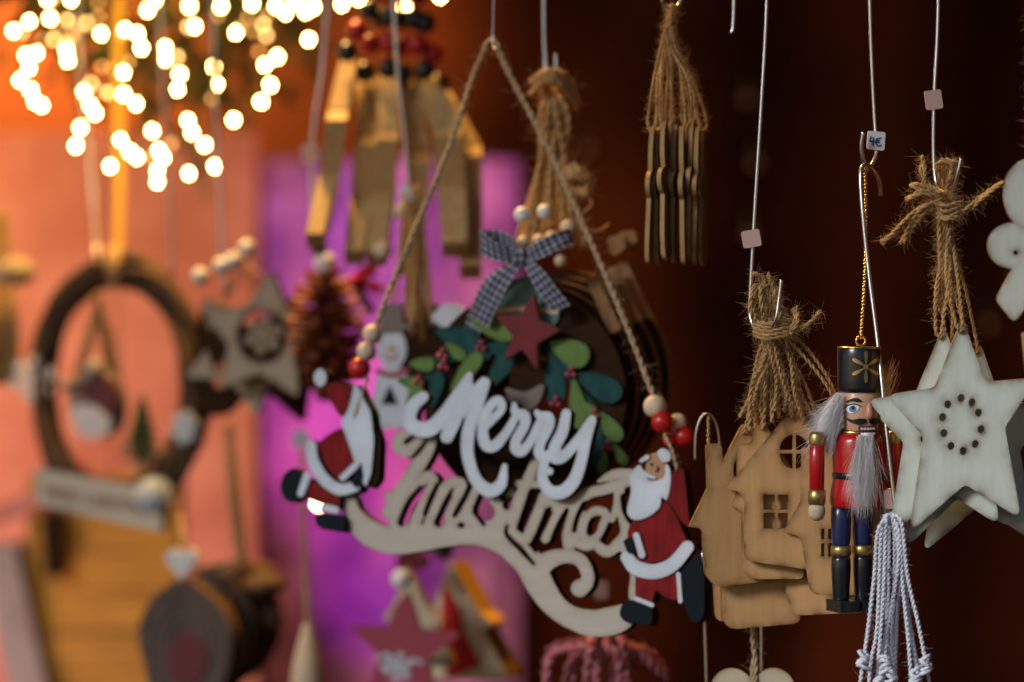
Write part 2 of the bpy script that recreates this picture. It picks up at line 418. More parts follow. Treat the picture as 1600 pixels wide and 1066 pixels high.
M['hand_wood'] = mat('bare wood', (0.60, 0.47, 0.33), 0.7, col2=(0.48, 0.36, 0.24), nscale=60, stretch=(6, 6, 1))
M['fur'] = mat('white fur', (0.92, 0.89, 0.91), 0.8, spec=0.3, sheen=0.3)
M['fur_orange_lit'] = mat('orange lit white fur', (0.52, 0.34, 0.2), 0.75, spec=0.3)  # white fur with the orange rim light put into its colour
def hair_mat(name, col):
    m = bpy.data.materials.new(name); m.use_nodes = True; N = m.node_tree.nodes; L = m.node_tree.links; N.remove(N['Principled BSDF'])
    d = N.new('ShaderNodeBsdfDiffuse'); t_ = N.new('ShaderNodeBsdfTranslucent'); x = N.new('ShaderNodeMixShader'); x.inputs[0].default_value = 0.5
    d.inputs[0].default_value = t_.inputs[0].default_value = (*col, 1); L.new(d.outputs[0], x.inputs[1]); L.new(t_.outputs[0], x.inputs[2]); L.new(x.outputs[0], N['Material Output'].inputs[0]); return m
M['fur_core'] = mat('dense white fur', (0.93, 0.91, 0.93), 0.9, bump=0.35, bscale=1500, stretch=(1, 1, .12), spec=0.1)
M['fur'] = hair_mat('white fur', (0.95, 0.93, 0.95))
M['cotton'] = mat('white cotton cord', (0.74, 0.77, 0.87), 0.9, col2=(0.62, 0.65, 0.76), nscale=700, spec=0.15, sheen=0.2)
M['tag'] = mat('price sticker', (0.70, 0.72, 0.82), 0.5, spec=0.3)
M['tag_pink'] = mat('pink price sticker', (0.62, 0.42, 0.38), 0.5, spec=0.3)
M['blue_ink'] = mat('blue pen ink', (0.02, 0.03, 0.16), 0.5)
M['bead_wood'] = mat('pale wooden bead', (0.66, 0.52, 0.38), 0.5, col2=(0.58, 0.44, 0.31), nscale=120, stretch=(4, 4, 1))
M['bead_red'] = mat('red bead', (0.46, 0.012, 0.012), 0.35, coat=0.3)
M['bead_black'] = mat('black bead', (0.012, 0.014, 0.012), 0.35, coat=0.3)
M['bead_white'] = mat('white bead', (0.70, 0.70, 0.70), 0.45)
M['cone'] = mat('red brown scales', (0.27, 0.055, 0.018), 0.55, col2=(0.13, 0.025, 0.012), nscale=80, spec=0.25)
M['bark'] = mat('bark', (0.17, 0.095, 0.05), 0.9, col2=(0.06, 0.035, 0.02), nscale=70, bump=0.5, bscale=120)
M['slice'] = mat('grey cut wood', (0.10, 0.068, 0.056), 0.85, col2=(0.055, 0.036, 0.03), nscale=60)
M['slice_ring'] = mat('pale growth ring', (0.13, 0.095, 0.08), 0.8)
M['maroon'] = mat('maroon paint', (0.11, 0.010, 0.016), 0.6)
M['twig'] = mat('dark twig', (0.055, 0.028, 0.012), 0.8, col2=(0.10, 0.05, 0.02), nscale=90, vary=0.25)
M['fir'] = mat('fir needles', (0.055, 0.085, 0.025), 0.6, col2=(0.08, 0.11, 0.03), nscale=30)
M['tree_green'] = mat('bottle brush green', (0.05, 0.12, 0.06), 0.8)
M['plaque'] = mat('weathered plaque', (0.56, 0.49, 0.40), 0.8, col2=(0.46, 0.39, 0.31), nscale=20, stretch=(1, 1, 8))
M['text_red'] = mat('faded red print', (0.16, 0.04, 0.045), 0.7)
M['star_beige'] = mat('beige plywood', (0.46, 0.36, 0.26), 0.75, col2=(0.40, 0.31, 0.22), nscale=30, stretch=(6, 6, 1), burn=(0.2, 0.12, 0.06))
M['grey_felt'] = mat('grey felt', (0.26, 0.24, 0.24), 0.95, col2=(0.2, 0.18, 0.18), nscale=200)
M['cream'] = mat('cream plywood', (0.62, 0.54, 0.40), 0.75, col2=(0.55, 0.47, 0.34), nscale=40, burn=(0.36, 0.22, 0.09))
M['yarn_red'] = mat('red white yarn', (0.34, 0.05, 0.08), 0.9, col2=(0.45, 0.22, 0.25), nscale=220, spec=0.15, vary=0.2)
M['yarn_pale'] = mat('pale pink yarn', (0.42, 0.17, 0.19), 0.9, col2=(0.30, 0.07, 0.09), nscale=240, spec=0.15)
M['rose_red'] = mat('rosy red paint', (0.32, 0.05, 0.08), 0.6)
M['bright_red'] = mat('bright red felt', (0.45, 0.008, 0.012), 0.8)
M['bulb'] = mat('lit bulb', (1, 0.8, 0.5), 0.3, emit=(1.0, 0.64, 0.21), estr=80.0)
M['bulb_dim'] = mat('faintly lit bulb', (1, 0.7, 0.4), 0.3, emit=(1.0, 0.45, 0.12), estr=2.2)
M['bulb_mid'] = mat('half lit bulb', (1, 0.8, 0.5), 0.3, emit=(1.0, 0.58, 0.18), estr=9.0)
M['cable'] = mat('green cable', (0.02, 0.035, 0.012), 0.6)
M['plank'] = mat('orange brown plank', (0.56, 0.28, 0.025), 0.7, col2=(0.36, 0.16, 0.015), nscale=12, stretch=(1, 1, 9), bump=0.2, bscale=60, vary=0.1)
M['post'] = mat('grey post', (0.32, 0.29, 0.27), 0.8, col2=(0.24, 0.2, 0.18), nscale=20, stretch=(5, 5, 1))
M['ribbon_gold'] = mat('yellow ribbon', (0.50, 0.28, 0.03), 0.6)
M['backdrop'] = mat('rust red cloth', (0.052, 0.0125, 0.0045), 0.9, col2=(0.027, 0.006, 0.0023), nscale=3.5, spec=0.1)
M['salmon'] = mat('board toned for salmon light', (0.60, 0.27, 0.22), 0.85, col2=(0.38, 0.13, 0.09), nscale=7, spec=0.1)  # coloured light on a pale panel put into the base colour
M['purple'] = mat('drape toned for violet light', (0.50, 0.23, 0.46), 0.85, col2=(0.16, 0.06, 0.21), nscale=11, spec=0.1)  # violet light and its patches put into the drape's colour

def gingham():
    m = bpy.data.materials.new('blue gingham'); m.use_nodes = True; N = m.node_tree.nodes; L = m.node_tree.links; b = N['Principled BSDF']
    b.inputs['Roughness'].default_value = 0.9; b.inputs['Specular IOR Level'].default_value = 0.15
    tc = N.new('ShaderNodeTexCoord'); sp = N.new('ShaderNodeSeparateXYZ'); L.new(tc.outputs['UV'], sp.inputs[0]); o = []
    for k in (0, 1):
        f = N.new('ShaderNodeMath'); f.operation = 'FRACT'; L.new(sp.outputs[k], f.inputs[0])
        g = N.new('ShaderNodeMath'); g.operation = 'GREATER_THAN'; g.inputs[1].default_value = 0.5; L.new(f.outputs[0], g.inputs[0]); o.append(g)
    ad = N.new('ShaderNodeMath'); ad.operation = 'ADD'; L.new(o[0].outputs[0], ad.inputs[0]); L.new(o[1].outputs[0], ad.inputs[1])
    hf = N.new('ShaderNodeMath'); hf.operation = 'MULTIPLY'; hf.inputs[1].default_value = 0.5; L.new(ad.outputs[0], hf.inputs[0])
    cr = N.new('ShaderNodeValToRGB'); cr.color_ramp.interpolation = 'CONSTANT'; e = cr.color_ramp.elements
    e[0].position = 0; e[0].color = (0.40, 0.36, 0.34, 1); e[1].position = 0.4; e[1].color = (0.085, 0.105, 0.19, 1); n = e.new(0.9); n.color = (0.018, 0.025, 0.06, 1)
    L.new(hf.outputs[0], cr.inputs[0]); L.new(cr.outputs[0], b.inputs['Base Color']); return m
M['gingham'] = gingham()

# ------------------------------------------------------------------ setting
def sheet(name, x0, x1, y0f, z0, z1, m, nx=60, nz=20, amp=0.0, per=0.25, thick=0.012, yfun=None):
    mb = MB(); vs = []; fs = []
    for lay in (0, 1):
        for j in range(nz + 1):
            for i in range(nx + 1):
                x = x0 + (x1 - x0) * i / nx; z = z0 + (z1 - z0) * j / nz
                y = y0f + amp * math.sin(x / per * 6.283 + 0.6 * math.sin(z * 2.1)) * (0.7 + 0.3 * math.sin(x * 3.3)) + lay * thick
                vs.append(Vector((x, y, z)))
    n = (nx + 1) * (nz + 1)
    for j in range(nz):
        for i in range(nx):
            a = j * (nx + 1) + i
            fs.append((a, a + 1, a + nx + 2, a + nx + 1)); fs.append((n + a, n + a + nx + 1, n + a + nx + 2, n + a + 1))
    mb.add(vs, fs); return mb.build(name, m)
o = sheet('backdrop_wall', -3.2, 3.2, 3.3, -0.2, 3.0, M['backdrop'], 120, 30, 0.025, 0.31); o['kind'] = 'structure'
mb = MB(); box(mb, (0, 1.45, 3.05), Vector((3.2, 0, 0)), Vector((0, 1.85, 0)), Vector((0, 0, 0.03)))
o = mb.build('roof_sky_blocker', M['backdrop'], smooth=False); o['kind'] = 'structure'  # unseen roof, added so that sky light comes only from the front
mb = MB(); box(mb, (0.85, 1.8, 1.4), Vector((0.02, 0, 0)), Vector((0, 1.5, 0)), Vector((0, 0, 1.6)))
o = mb.build('side_sky_blocker', M['backdrop'], smooth=False); o['kind'] = 'structure'  # unseen wall, added to block sky light from the right

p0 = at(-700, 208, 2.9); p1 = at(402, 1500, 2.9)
t = thing('board_with_light_tint', Vector((p1.x, 2.9, p1.z)), 'large board tinted salmon for coloured light, lit orange behind the twig wreath', 'board')
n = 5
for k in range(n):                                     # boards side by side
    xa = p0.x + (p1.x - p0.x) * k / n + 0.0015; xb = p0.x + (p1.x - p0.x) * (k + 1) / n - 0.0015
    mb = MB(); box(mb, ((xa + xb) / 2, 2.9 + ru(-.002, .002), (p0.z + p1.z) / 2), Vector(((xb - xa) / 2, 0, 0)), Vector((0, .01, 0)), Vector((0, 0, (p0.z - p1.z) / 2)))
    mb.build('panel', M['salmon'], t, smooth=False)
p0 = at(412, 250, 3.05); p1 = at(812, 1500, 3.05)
o = sheet('drape_with_light_tint', p0.x, p1.x, 3.05, p1.z, p0.z, M['purple'], 90, 20, 0.012, 0.11, 0.006)
tag(o, 'drape toned for violet light with soft folds lit magenta behind the wooden lettering', 'drape')

# ------------------------------------------------------------------ wire hooks
def wire(name, pts, label, r=0.00095, cat='hook', group='wire hooks', build_root=True):
    P = [at(*p) for p in pts]; t = thing(name, P[0], label, cat, group)
    mb = MB(); tube(mb, cvec(P, 6), r, 8); mb.build('wire', M['steel'], t); return t
def price(t, px, py, Y, wpx, hpx, m, roll=0.0, text=False):
    b = Local(at(px, py, Y), yaw=ru(-12, 12), roll=roll); s = K * Y * 1.0
    mb = plate_mb(b, poly([(-wpx * s / 2, -hpx * s / 2), (wpx * s / 2, -hpx * s / 2), (wpx * s / 2, hpx * s / 2), (-wpx * s / 2, hpx * s / 2)], 4 * s), 0.0005, step=s * 1.5, burn_w=0.001)
    o = mb.build('price_tag', [m, m], t, smooth=False)
    if text:
        g = U(stroke([(-9 * s, -6 * s), (-11 * s, 2 * s), (-4 * s, 2 * s)], 1.6 * s, smooth=False), stroke([(-5 * s, -4 * s), (-5 * s, 8 * s)], 1.6 * s, smooth=False),
              stroke([(7 * s, -5 * s), (1 * s, -3 * s), (0, 3 * s), (3 * s, 8 * s), (8 * s, 6 * s)], 1.6 * s), stroke([(-2 * s, 0), (5 * s, -1 * s)], 1.3 * s, smooth=False), stroke([(-2 * s, 3 * s), (5 * s, 2 * s)], 1.3 * s, smooth=False))
        plate_mb(b, g, 0.0004, step=s * .6, off=0.0004, burn_w=.001).build('price_figures', [M['blue_ink'], M['blue_ink']], o, smooth=False)
    return o
t = wire('wire_hook', [(1150, -230, 1.2), (1147, 10, 1.2), (1143, 53, 1.2)], 'short bare tip of a wire hook at the top edge, nothing hung on it')
t = wire('wire_hook', [(1204, -230, 1.15), (1198, 10, 1.15), (1190, 160, 1.15), (1180, 320, 1.15), (1172, 470, 1.15), (1172, 492, 1.149), (1178, 512, 1.146), (1186, 520, 1.14), (1200, 520, 1.13), (1212, 500, 1.125), (1217, 470, 1.125), (1221, 437, 1.125)], 'long straight wire hook holding the jute bunch of the tan houses')
price(t, 1174, 373, 1.148, 29, 27, M['tag_pink'], 10)
t = wire('wire_hook', [(1355, -230, 1.15), (1360, 30, 1.15), (1367, 190, 1.15), (1371, 220, 1.148), (1368, 245, 1.146), (1358, 262, 1.144), (1350, 254, 1.142), (1346, 230, 1.141), (1349, 207, 1.14)], 'wire hook with white four euro price sticker above the nutcracker')
price(t, 1369, 220, 1.1455, 29, 29, M['tag'], -4, True)
t = wire('wire_hook', [(1376, 306, 1.15), (1375, 285, 1.148), (1366, 266, 1.145), (1354, 258, 1.142), (1345, 268, 1.139), (1347, 320, 1.136), (1357, 420, 1.132), (1372, 540, 1.125), (1378, 600, 1.12), (1388, 700, 1.115), (1397, 780, 1.113), (1405, 840, 1.111), (1405, 890, 1.108), (1398, 905, 1.104), (1390, 890, 1.1)], 'long double ended wire hook running down past the nutcracker to the white cords')
price(t, 1391, 780, 1.116, 18, 30, M['tag_pink'], 4)
t = wire('wire_hook', [(1469, -230, 1.12), (1466, 20, 1.12), (1460, 150, 1.12), (1459, 240, 1.12), (1463, 285, 1.118), (1475, 300, 1.112), (1490, 292, 1.108), (1496, 272, 1.106), (1502, 248, 1.105)], 'wire hook holding the jute bow of the pale stars')
price(t, 1459, 156, 1.1185, 28, 30, M['tag_pink'], 8)
t = wire('wire_hook', [(1086, 720, 1.2), (1087, 680, 1.2), (1094, 655, 1.2), (1104, 646, 1.2), (1115, 654, 1.2), (1123, 680, 1.2), (1126, 730, 1.2)], 'thin bent wire loop sticking up between the red figure and the houses', r=0.0005)
mb = MB()
for k in range(38):
    ball(mb, at(1107 + 1.5 * math.sin(k * 2.1), 652 + k * 2.6, 1.198), 0.0006, 6, 5)
tag(mb.build('bead_chain', M['gold'], kind=None), 'short gold chain hanging from the thin bent wire loop', 'chain')
t = wire('wire_hook', [(1098, 860, 1.205), (1101, 960, 1.205), (1106, 1120, 1.205)], 'wire running down below the red figure on the right')
t = wire('wire_hook', [(1190, 880, 1.2), (1190, 985, 1.2), (1190, 1120, 1.2)], 'wire running straight down to the cream heart under the houses')

# ------------------------------------------------------------------ pale stars
def star_sd(dx, dy, sc=1.0, rot=0.0, ring=True):
    P = [(1503, 497, 13), (1540, 597, 5), (1622, 590, 13), (1570, 668, 5), (1596, 812, 17), (1508, 757, 6), (1421, 833, 17), (1443, 682, 6), (1384, 617, 14), (1460, 606, 5)]
    c, s = math.cos(rot), math.sin(rot); cx, cy = 1503, 665
    def T(x, y): x, y = (x - cx) * sc, (y - cy) * sc; return (cx + x * c - y * s + dx, cy + x * s + y * c + dy)
    base = poly([(*T(p[0], p[1]), p[2] * 1.35) for p in P]); hl = [ell(*T(1500, 517), 3.2)]
    if ring:
        for hx, hy in ((1502, 622), (1519, 629), (1529, 645), (1533, 671), (1524, 694), (1505, 705), (1486, 697), (1475, 677), (1473, 652), (1481, 632)): hl.append(ell(*T(hx, hy), 5.6, 6.4))
    return S(base, *hl)
STARS = [(0, 0, 1.0, 0.0, 1.098, 6, 'frontmost pale plywood star with a ring of burnt holes'),
         (-31, 9, 1.0, 0.015, 1.106, 10, 'second pale plywood star, tucked behind the frontmost star and shifted left'),
         (-16, 24, .98, -0.05, 1.114, 3, 'third pale plywood star, its lower arm showing below the two front stars'),
         (24, 34, 1.0, 0.02, 1.126, 12, 'rearmost pale plywood star with its lower arms showing at the bottom right')]
for i, (dx, dy, sc, rot, Y, yaw, lab) in enumerate(STARS):
    b = Board(1500 + dx, 665 + dy, Y, yaw)
    t = thing('plywood_star', b.p(1500 + dx, 517 + dy), lab, 'star ornament', 'pale plywood stars on one hook')
    plate('star_body', b, star_sd(dx, dy, sc, rot), 0.0032, [M['star_ply'], M['star_edge']], t, step=1.8, burn_w=7.0)
    pp = T = b.p(1497 + dx, 516 + dy)
    for s in (-1, 1):
        jute('hanging_string', [b.p(1500 + dx, 519 + dy, 0.001), b.p(1498 + dx + s * 5, 505 + dy, .0022), at(1488 + s * 9 + dx * .5, 440 + dy * .4, Y + ru(-.002, .004)), at(1484 + s * 4, 375, 1.112 + ru(-.004, .004)), at(1480, 300, 1.112)], 0.0009, t, M['jute'], fz=1.2)
def jute_knot(px, py, Y, label, group, tails, loops, core=None):
    t = thing('jute_bunch', at(px, py, Y), label, 'jute bunch', group)
    for pts in loops: jute('strand', [at(*p) for p in pts], ru(0.0008, 0.00115), t, M['jute'], fz=2.4)
    for pts in tails:
        for q in range(3):
            o = [(p[0] + ru(-4, 4), p[1] + ru(-4, 4), p[2] + ru(-.002, .002)) for p in pts]
            jute('tail', [at(*p) for p in o], 0.00095, t, M['jute'], fz=2.0)
    return t
L_ = []
for k in range(7):
    a = ru(-16, 20); L_.append([(1480 + ru(-6, 8), 300 + ru(-5, 8), 1.110 + ru(-.003, .003)), (1472 + a, 272 + ru(-6, 6), 1.108 + ru(-.005, .004)), (1478 + a, 250 + ru(-5, 5), 1.108 + ru(-.004, .004)), (1490 + a * .5, 268 + ru(-6, 6), 1.109), (1482 + ru(-5, 5), 312, 1.109)])
for k in range(8):
    a = ru(-14, 16); L_.append([(1478 + a * .6, 300, 1.110 + ru(-.003, .003)), (1480 + a, 345, 1.109 + ru(-.003, .003)), (1484 + a * 1.2, 410, 1.110), (1484 + a * 1.5, 470 + ru(-20, 25), 1.105 + ru(0, .01))])
for k in range(4):
    L_.append([(1464, 318 + k * 7, 1.104), (1480, 324 + k * 7 + ru(-3, 3), 1.1015), (1500, 316 + k * 7, 1.104), (1503, 320 + k * 7, 1.109)])
jute_knot(1480, 300, 1.11, 'tied jute bunch with frayed ends above the pale stars', 'jute bunches',
    [[(1470, 315, 1.105), (1440, 325, 1.103), (1410, 352, 1.102), (1376, 378, 1.103)], [(1465, 322, 1.105), (1440, 335, 1.104), (1420, 360, 1.104), (1409, 378, 1.104)],
     [(1468, 300, 1.104), (1448, 290, 1.103), (1442, 265, 1.104), (1440, 246, 1.106)], [(1465, 305, 1.105), (1440, 300, 1.103), (1418, 312, 1.103)], [(1462, 302, 1.106), (1436, 292, 1.106), (1422, 290, 1.106)],
     [(1492, 328, 1.106), (1512, 328, 1.105), (1535, 308, 1.104), (1566, 286, 1.106)]], L_)

# ------------------------------------------------------------------ tan houses
def house(label, Y, yaw, sd, top, bars=(), step=2.0, strings=()):
    b = Board(top[0], top[1], Y, yaw)
    t = thing('plywood_house', b.p(*top), label, 'house ornament', 'tan plywood houses on one hook')
    plate('house_front', b, sd, 0.003, [M['house_ply'], M['char']], t, step=step, burn_w=7.0)
    for q, pts in enumerate(strings):
        jute('hanging_string', [b.p(pts[0][0], pts[0][1], -.0005), b.p(pts[0][0], pts[0][1] - 8, .002)] + [at(*p) for p in pts[1:]], 0.00095, t, M['jute'], fz=0.9)
    return t
KN = (1203, 512, 1.135)
def win(x0, y0, x1, y1, bx=None, by=None, bw=5):
    h = poly([(x0, y0), (x1, y0), (x1, y1), (x0, y1)]); bx = bx or (x0 + x1) / 2; by = by or (y0 + y1) / 2
    return S(h, stroke([(bx, y0 - 2), (bx, y1 + 2)], bw, smooth=False), stroke([(x0 - 2, by), (x1 + 2, by)], bw, smooth=False))
def rwin(cx, cy, r, rx=1.0):
    return S(ell(cx, cy, r * rx, r), stroke([(cx, cy - r - 2), (cx, cy + r + 2)], 5.5, smooth=False), stroke([(cx - r - 2, cy), (cx + r + 2, cy)], 5, smooth=False))
H1 = S(poly([(1243, 632, 3), (1318, 742), (1345, 762, 4), (1322, 776, 3), (1320, 898, 12), (1162, 876, 14), (1163, 784, 3), (1155, 769, 3), (1134, 763, 3)]), rwin(1241, 706, 27, .86), win(1193, 773, 1231, 826, 1213, 799), ell(1236, 650, 3))
house('front tan plywood house with round attic window, overlapping the one by the nutcracker', 1.150, 6, H1, (1237, 640), strings=[[(1236, 652), (1228, 610, 1.142), (1214, 560, 1.138), KN], [(1237, 652), (1222, 600, 1.144), (1206, 550, 1.138), KN]])
H2 = S(poly([(1312, 622, 4), (1385, 760), (1402, 800, 3), (1380, 805), (1378, 930, 14), (1266, 930, 16), (1253, 850, 4), (1248, 838, 4), (1224, 831, 3), (1250, 784), (1252, 700, 2), (1272, 697, 3), (1274, 690)]), win(1283, 826, 1312, 870, 1291, 846, 6), ell(1310, 640, 3))
house('tan plywood house directly behind the nutcracker legs, overlapping the front house', 1.1435, 8, H2, (1312, 640), strings=[[(1310, 642), (1283, 590, 1.138), (1240, 540, 1.136), KN], [(1311, 642), (1290, 585, 1.14), (1246, 530, 1.138), KN]])
H3 = S(poly([(1104, 694, 5), (1127, 693, 6), (1130, 722), (1160, 664, 4), (1171, 663, 4), (1240, 800), (1228, 815), (1226, 905, 8), (1118, 918, 12), (1102, 898, 6), (1098, 832, 3), (1093, 825, 3), (1077, 824, 2), (1106, 763)]), ell(1160, 735, 14, 22), ell(1165, 676, 3))
house('leftmost tan plywood house with a chimney, its roof tip over the red figure', 1.160, -10, H3, (1165, 676), strings=[[(1163, 678), (1178, 610, 1.15), (1190, 560, 1.142), KN], [(1166, 678), (1176, 600, 1.152), (1186, 550, 1.144), KN]])
H3b = poly([(1180, 668), (1195, 660, 4), (1275, 800, 3), (1258, 810), (1256, 905, 10), (1172, 905, 12), (1160, 890, 5), (1158, 800, 3), (1143, 792, 2), (1150, 770), (1152, 696, 2), (1174, 692, 3)])
house('tan plywood house right behind the front one, its chimney left of the round window', 1.1565, 2, H3b, (1192, 670), strings=[[(1190, 672), (1190, 610, 1.146), (1196, 560, 1.14), KN], [(1193, 672), (1198, 600, 1.147), (1200, 550, 1.14), KN]])
H4 = poly([(1187, 690, 4), (1275, 850, 3), (1262, 858, 3), (1252, 866, 5), (1250, 974, 10), (1140, 984, 16), (1128, 966, 4), (1127, 893, 7), (1118, 884, 4), (1099, 873, 2)])
house('lowest tan plywood house of the bunch, in shadow under the others', 1.168, -6, H4, (1187, 700), strings=[[(1186, 702), (1182, 620, 1.155), (1192, 560, 1.145), KN]])
H5 = poly([(1290, 700, 4), (1372, 840, 3), (1352, 848), (1350, 957, 10), (1240, 962, 16), (1228, 930, 6), (1222, 860, 8), (1205, 850, 3)])
house('tan plywood house whose base shows under the nutcracker feet', 1.158, 14, H5, (1290, 708), strings=[[(1288, 710), (1262, 610, 1.146), (1228, 550, 1.14), KN]])
H6 = poly([(1182, 680, 4), (1270, 860), (1285, 960, 14), (1118, 972, 14), (1114, 900), (1103, 870, 3)])
house('rearmost tan plywood house, only its edge showing at the far left and bottom', 1.176, -3, H6, (1182, 690), strings=[[(1182, 692), (1176, 620, 1.16), (1188, 560, 1.148), KN]])
L_ = []
for k in range(9):
    a = ru(-24, 26); L_.append([(1200 + a * .4, 520 + ru(-8, 8), 1.136), (1194 + a, 480 + ru(-10, 14), 1.132 + ru(-.004, .006)), (1192 + a * .5, 440 + ru(-14, 14), 1.134 + ru(-.004, .004)), (1206 + a * .5, 470 + ru(-8, 8), 1.133), (1212 + a * .6, 520, 1.135)])
for k in range(14):
    x = 1160 + k * 8.5; L_.append([(1200 + ru(-10, 14), 500 + ru(-6, 6), 1.134 + ru(-.004, .004)), (1186 + k * 3.5 + ru(-12, 12), 560 + ru(-16, 16), 1.136 + ru(-.006, .006)), (.5 * (1186 + k * 3.5 + x) + ru(-9, 9), 604 + ru(-10, 10), 1.139 + ru(-.004, .008)), (x + ru(-6, 6), 640 + ru(0, 40), 1.142 + ru(-.002, .012))])
for k in range(5):
    L_.append([(1178, 500 + k * 6, 1.132), (1200, 506 + k * 6, 1.127), (1232, 500 + k * 6, 1.129), (1240, 506 + k * 6, 1.136)])
jute_knot(1203, 512, 1.135, 'tied jute bunch with one cut end above the tan houses', 'jute bunches', [[(1230, 525, 1.13), (1248, 515, 1.128), (1266, 502, 1.128), (1282, 488, 1.128)], [(1195, 450, 1.132), (1190, 435, 1.131), (1178, 430, 1.131)], [(1240, 480, 1.13), (1246, 500, 1.128), (1236, 520, 1.127)]], L_)

# ------------------------------------------------------------------ nutcracker
Yn = 1.128; sN = K * Yn; th = math.radians(20); cT, sT = math.cos(th), math.sin(th)
def nut(x, y, py, cx=1340):
    return at(cx, py, Yn) + Vector(((x * cT - y * sT) * sN, (x * sT + y * cT) * sN, 0))
class Drum:
    """Decals that wrap an upright cylinder of the nutcracker."""
    def __init__(s, cx, r): s.cx = cx; s.r = r
    def p(s, px, py, off=0.0):
        x = max(-.98, min(.98, (px - s.cx) / s.r)); R = s.r * sN + off; a = math.asin(x)
        c = at(s.cx, py, Yn); return c + Vector((math.sin(a) * R, -math.cos(a) * R, 0))
nc = thing('nutcracker', at(1340, 955, Yn), 'small painted nutcracker soldier with black hat and white fur beard on a gold chain', 'nutcracker')
def turned(name, prof, m, cx=1340, lx=0, ly=0, seg=32, parent=nc):
    mb = MB(); lathe(mb, prof, lambda x, y, h: nut(x + lx, y + ly, h, cx), seg); return mb.build(name, m, parent)
hat = turned('hat', [(30, 543.5), (33.5, 544), (34.5, 546), (34.8, 560), (34.2, 590), (34.2, 606), (33.6, 611), (32, 613)], M['hat_black'], 1343)
turned('hat_rim', [(31, 541.5), (34, 542.3), (34.8, 544.2), (33, 545)], M['gold'], 1343, parent=hat)
D = Drum(1343, 34.6)
fl = []
for k in range(6):
    a = math.radians(60 * k); fl.append(leaf(1348 + 14.5 * math.sin(a) * .92, 573 - 14.5 * math.cos(a), 10.5, 3.6, math.degrees(a) - 90))
for g in fl: plate('petal', D, g, 0.0004, M['gold_paint'], hat, step=.9, off=.0002)
plate('flower_heart', D, ell(1348, 573, 4), 0.0005, M['gold_paint'], hat, step=.9, off=.0003)
head = turned('head', [(28, 611), (30.5, 615), (31, 640), (30.6, 660), (28.5, 672), (24, 676)], M['face'], 1343)
D = Drum(1343, 31)
eye = plate('eye', D, blob([(1319, 639), (1324, 633), (1331, 632), (1338, 635), (1335, 641), (1329, 645), (1323, 644)]), 0.0005, M['eye_white'], head, step=.8, off=.0003)
plate('iris', D, ell(1329, 638, 4.8, 5.4), 0.0005, M['eye_blue'], eye, step=.6, off=.0005)
plate('pupil', D, ell(1329.5, 636.5, 2.2, 2.8), 0.0004, M['ink'], eye, step=.5, off=.0006)
plate('eyelid', D, stroke([(1317, 638), (1324, 632), (1332, 630.5), (1341, 634)], 1.3), 0.0004, M['boot_paint'], head, step=.6, off=.0005)
plate('eyebrow', D, blob([(1320, 628), (1328, 622), (1337, 622), (1342, 627), (1336, 627.5), (1328, 626.5)]), 0.0005, M['ink'], head, step=.7, off=.0004)
plate('eyebrow', D, blob([(1359, 627), (1364, 622), (1370, 623), (1373, 628), (1367, 627)]), 0.0005, M['ink'], head, step=.7, off=.0004)
plate('moustache', D, blob([(1320, 652), (1327, 655), (1338, 653), (1348, 654), (1348, 659), (1340, 663), (1331, 661), (1324, 658)]), 0.0006, M['ink'], head, step=.7, off=.0005)
plate('moustache', D, blob([(1355, 654), (1363, 653), (1372, 656), (1370, 661), (1360, 663), (1354, 659)]), 0.0006, M['ink'], head, step=.7, off=.0005)
mb = MB(); lathe(mb, [(1, 628), (4.5, 634), (6, 642), (7, 648), (5, 653), (1, 655)], lambda x, y, h: at(1354 + x, h, Yn) + Vector((0, y * sN - 29.5 * sN, 0)), 14); mb.build('nose', M['cheek'], head)
mouth = plate('mouth', D, poly([(1337, 665), (1362, 665), (1364, 684), (1337, 684)], 2), 0.0022, M['maroon'], head, step=.9, off=.0016)
for yy in (669, 676.5):
    for k in range(5): plate('tooth', D, poly([(1340 + k * 4, yy - 1.8), (1343 + k * 4, yy - 1.8), (1343 + k * 4, yy + 1.6), (1340 + k * 4, yy + 1.6)]), 0.0006, M['fur'], mouth, step=.7, off=.0021)
turned('collar', [(26, 671), (31, 673), (32, 677), (27, 679)], M['gold'], 1340)
body = turned('body', [(30, 677), (36, 679), (39, 690), (40, 715), (38.5, 740), (38.5, 748), (42, 764), (43.5, 778), (43, 788), (40, 793), (30, 794)], M['red_enamel'], 1340)
turned('belt', [(38.8, 737.5), (39.9, 738), (39.9, 747.5), (38.8, 748)], M['hat_black'], 1340, parent=body)
D = Drum(1340, 40)
for yy in (690, 703, 718, 731):
    for xx in (1333, 1362): plate('button', D, ell(xx, yy, 2.6), 0.0009, M['gold_paint'], body, step=.8, off=.0006)
for lx, nm in ((-71, 'arm'), (65, 'arm')):
    a = turned(nm, [(9, 693), (11.8, 695), (12, 720), (11.6, 764), (9, 767)], M['red_enamel'], 1340, lx, 0, 20)
    turned('epaulette', [(7, 673.5), (10.5, 675), (12.4, 680), (12.7, 692), (11.5, 695.5)], M['gold_paint'], 1340, lx, 0, 20, a)
    turned('cuff', [(11.6, 764), (13.6, 765), (13.9, 775), (13.4, 786), (11, 787.5)], M['gold_paint'], 1340, lx, 0, 20, a)
    turned('hand', [(6, 785.5), (11, 787), (13.3, 794), (13, 802), (9.5, 809), (4, 812)], M['hand_wood'], 1340, lx, 0, 18, a)
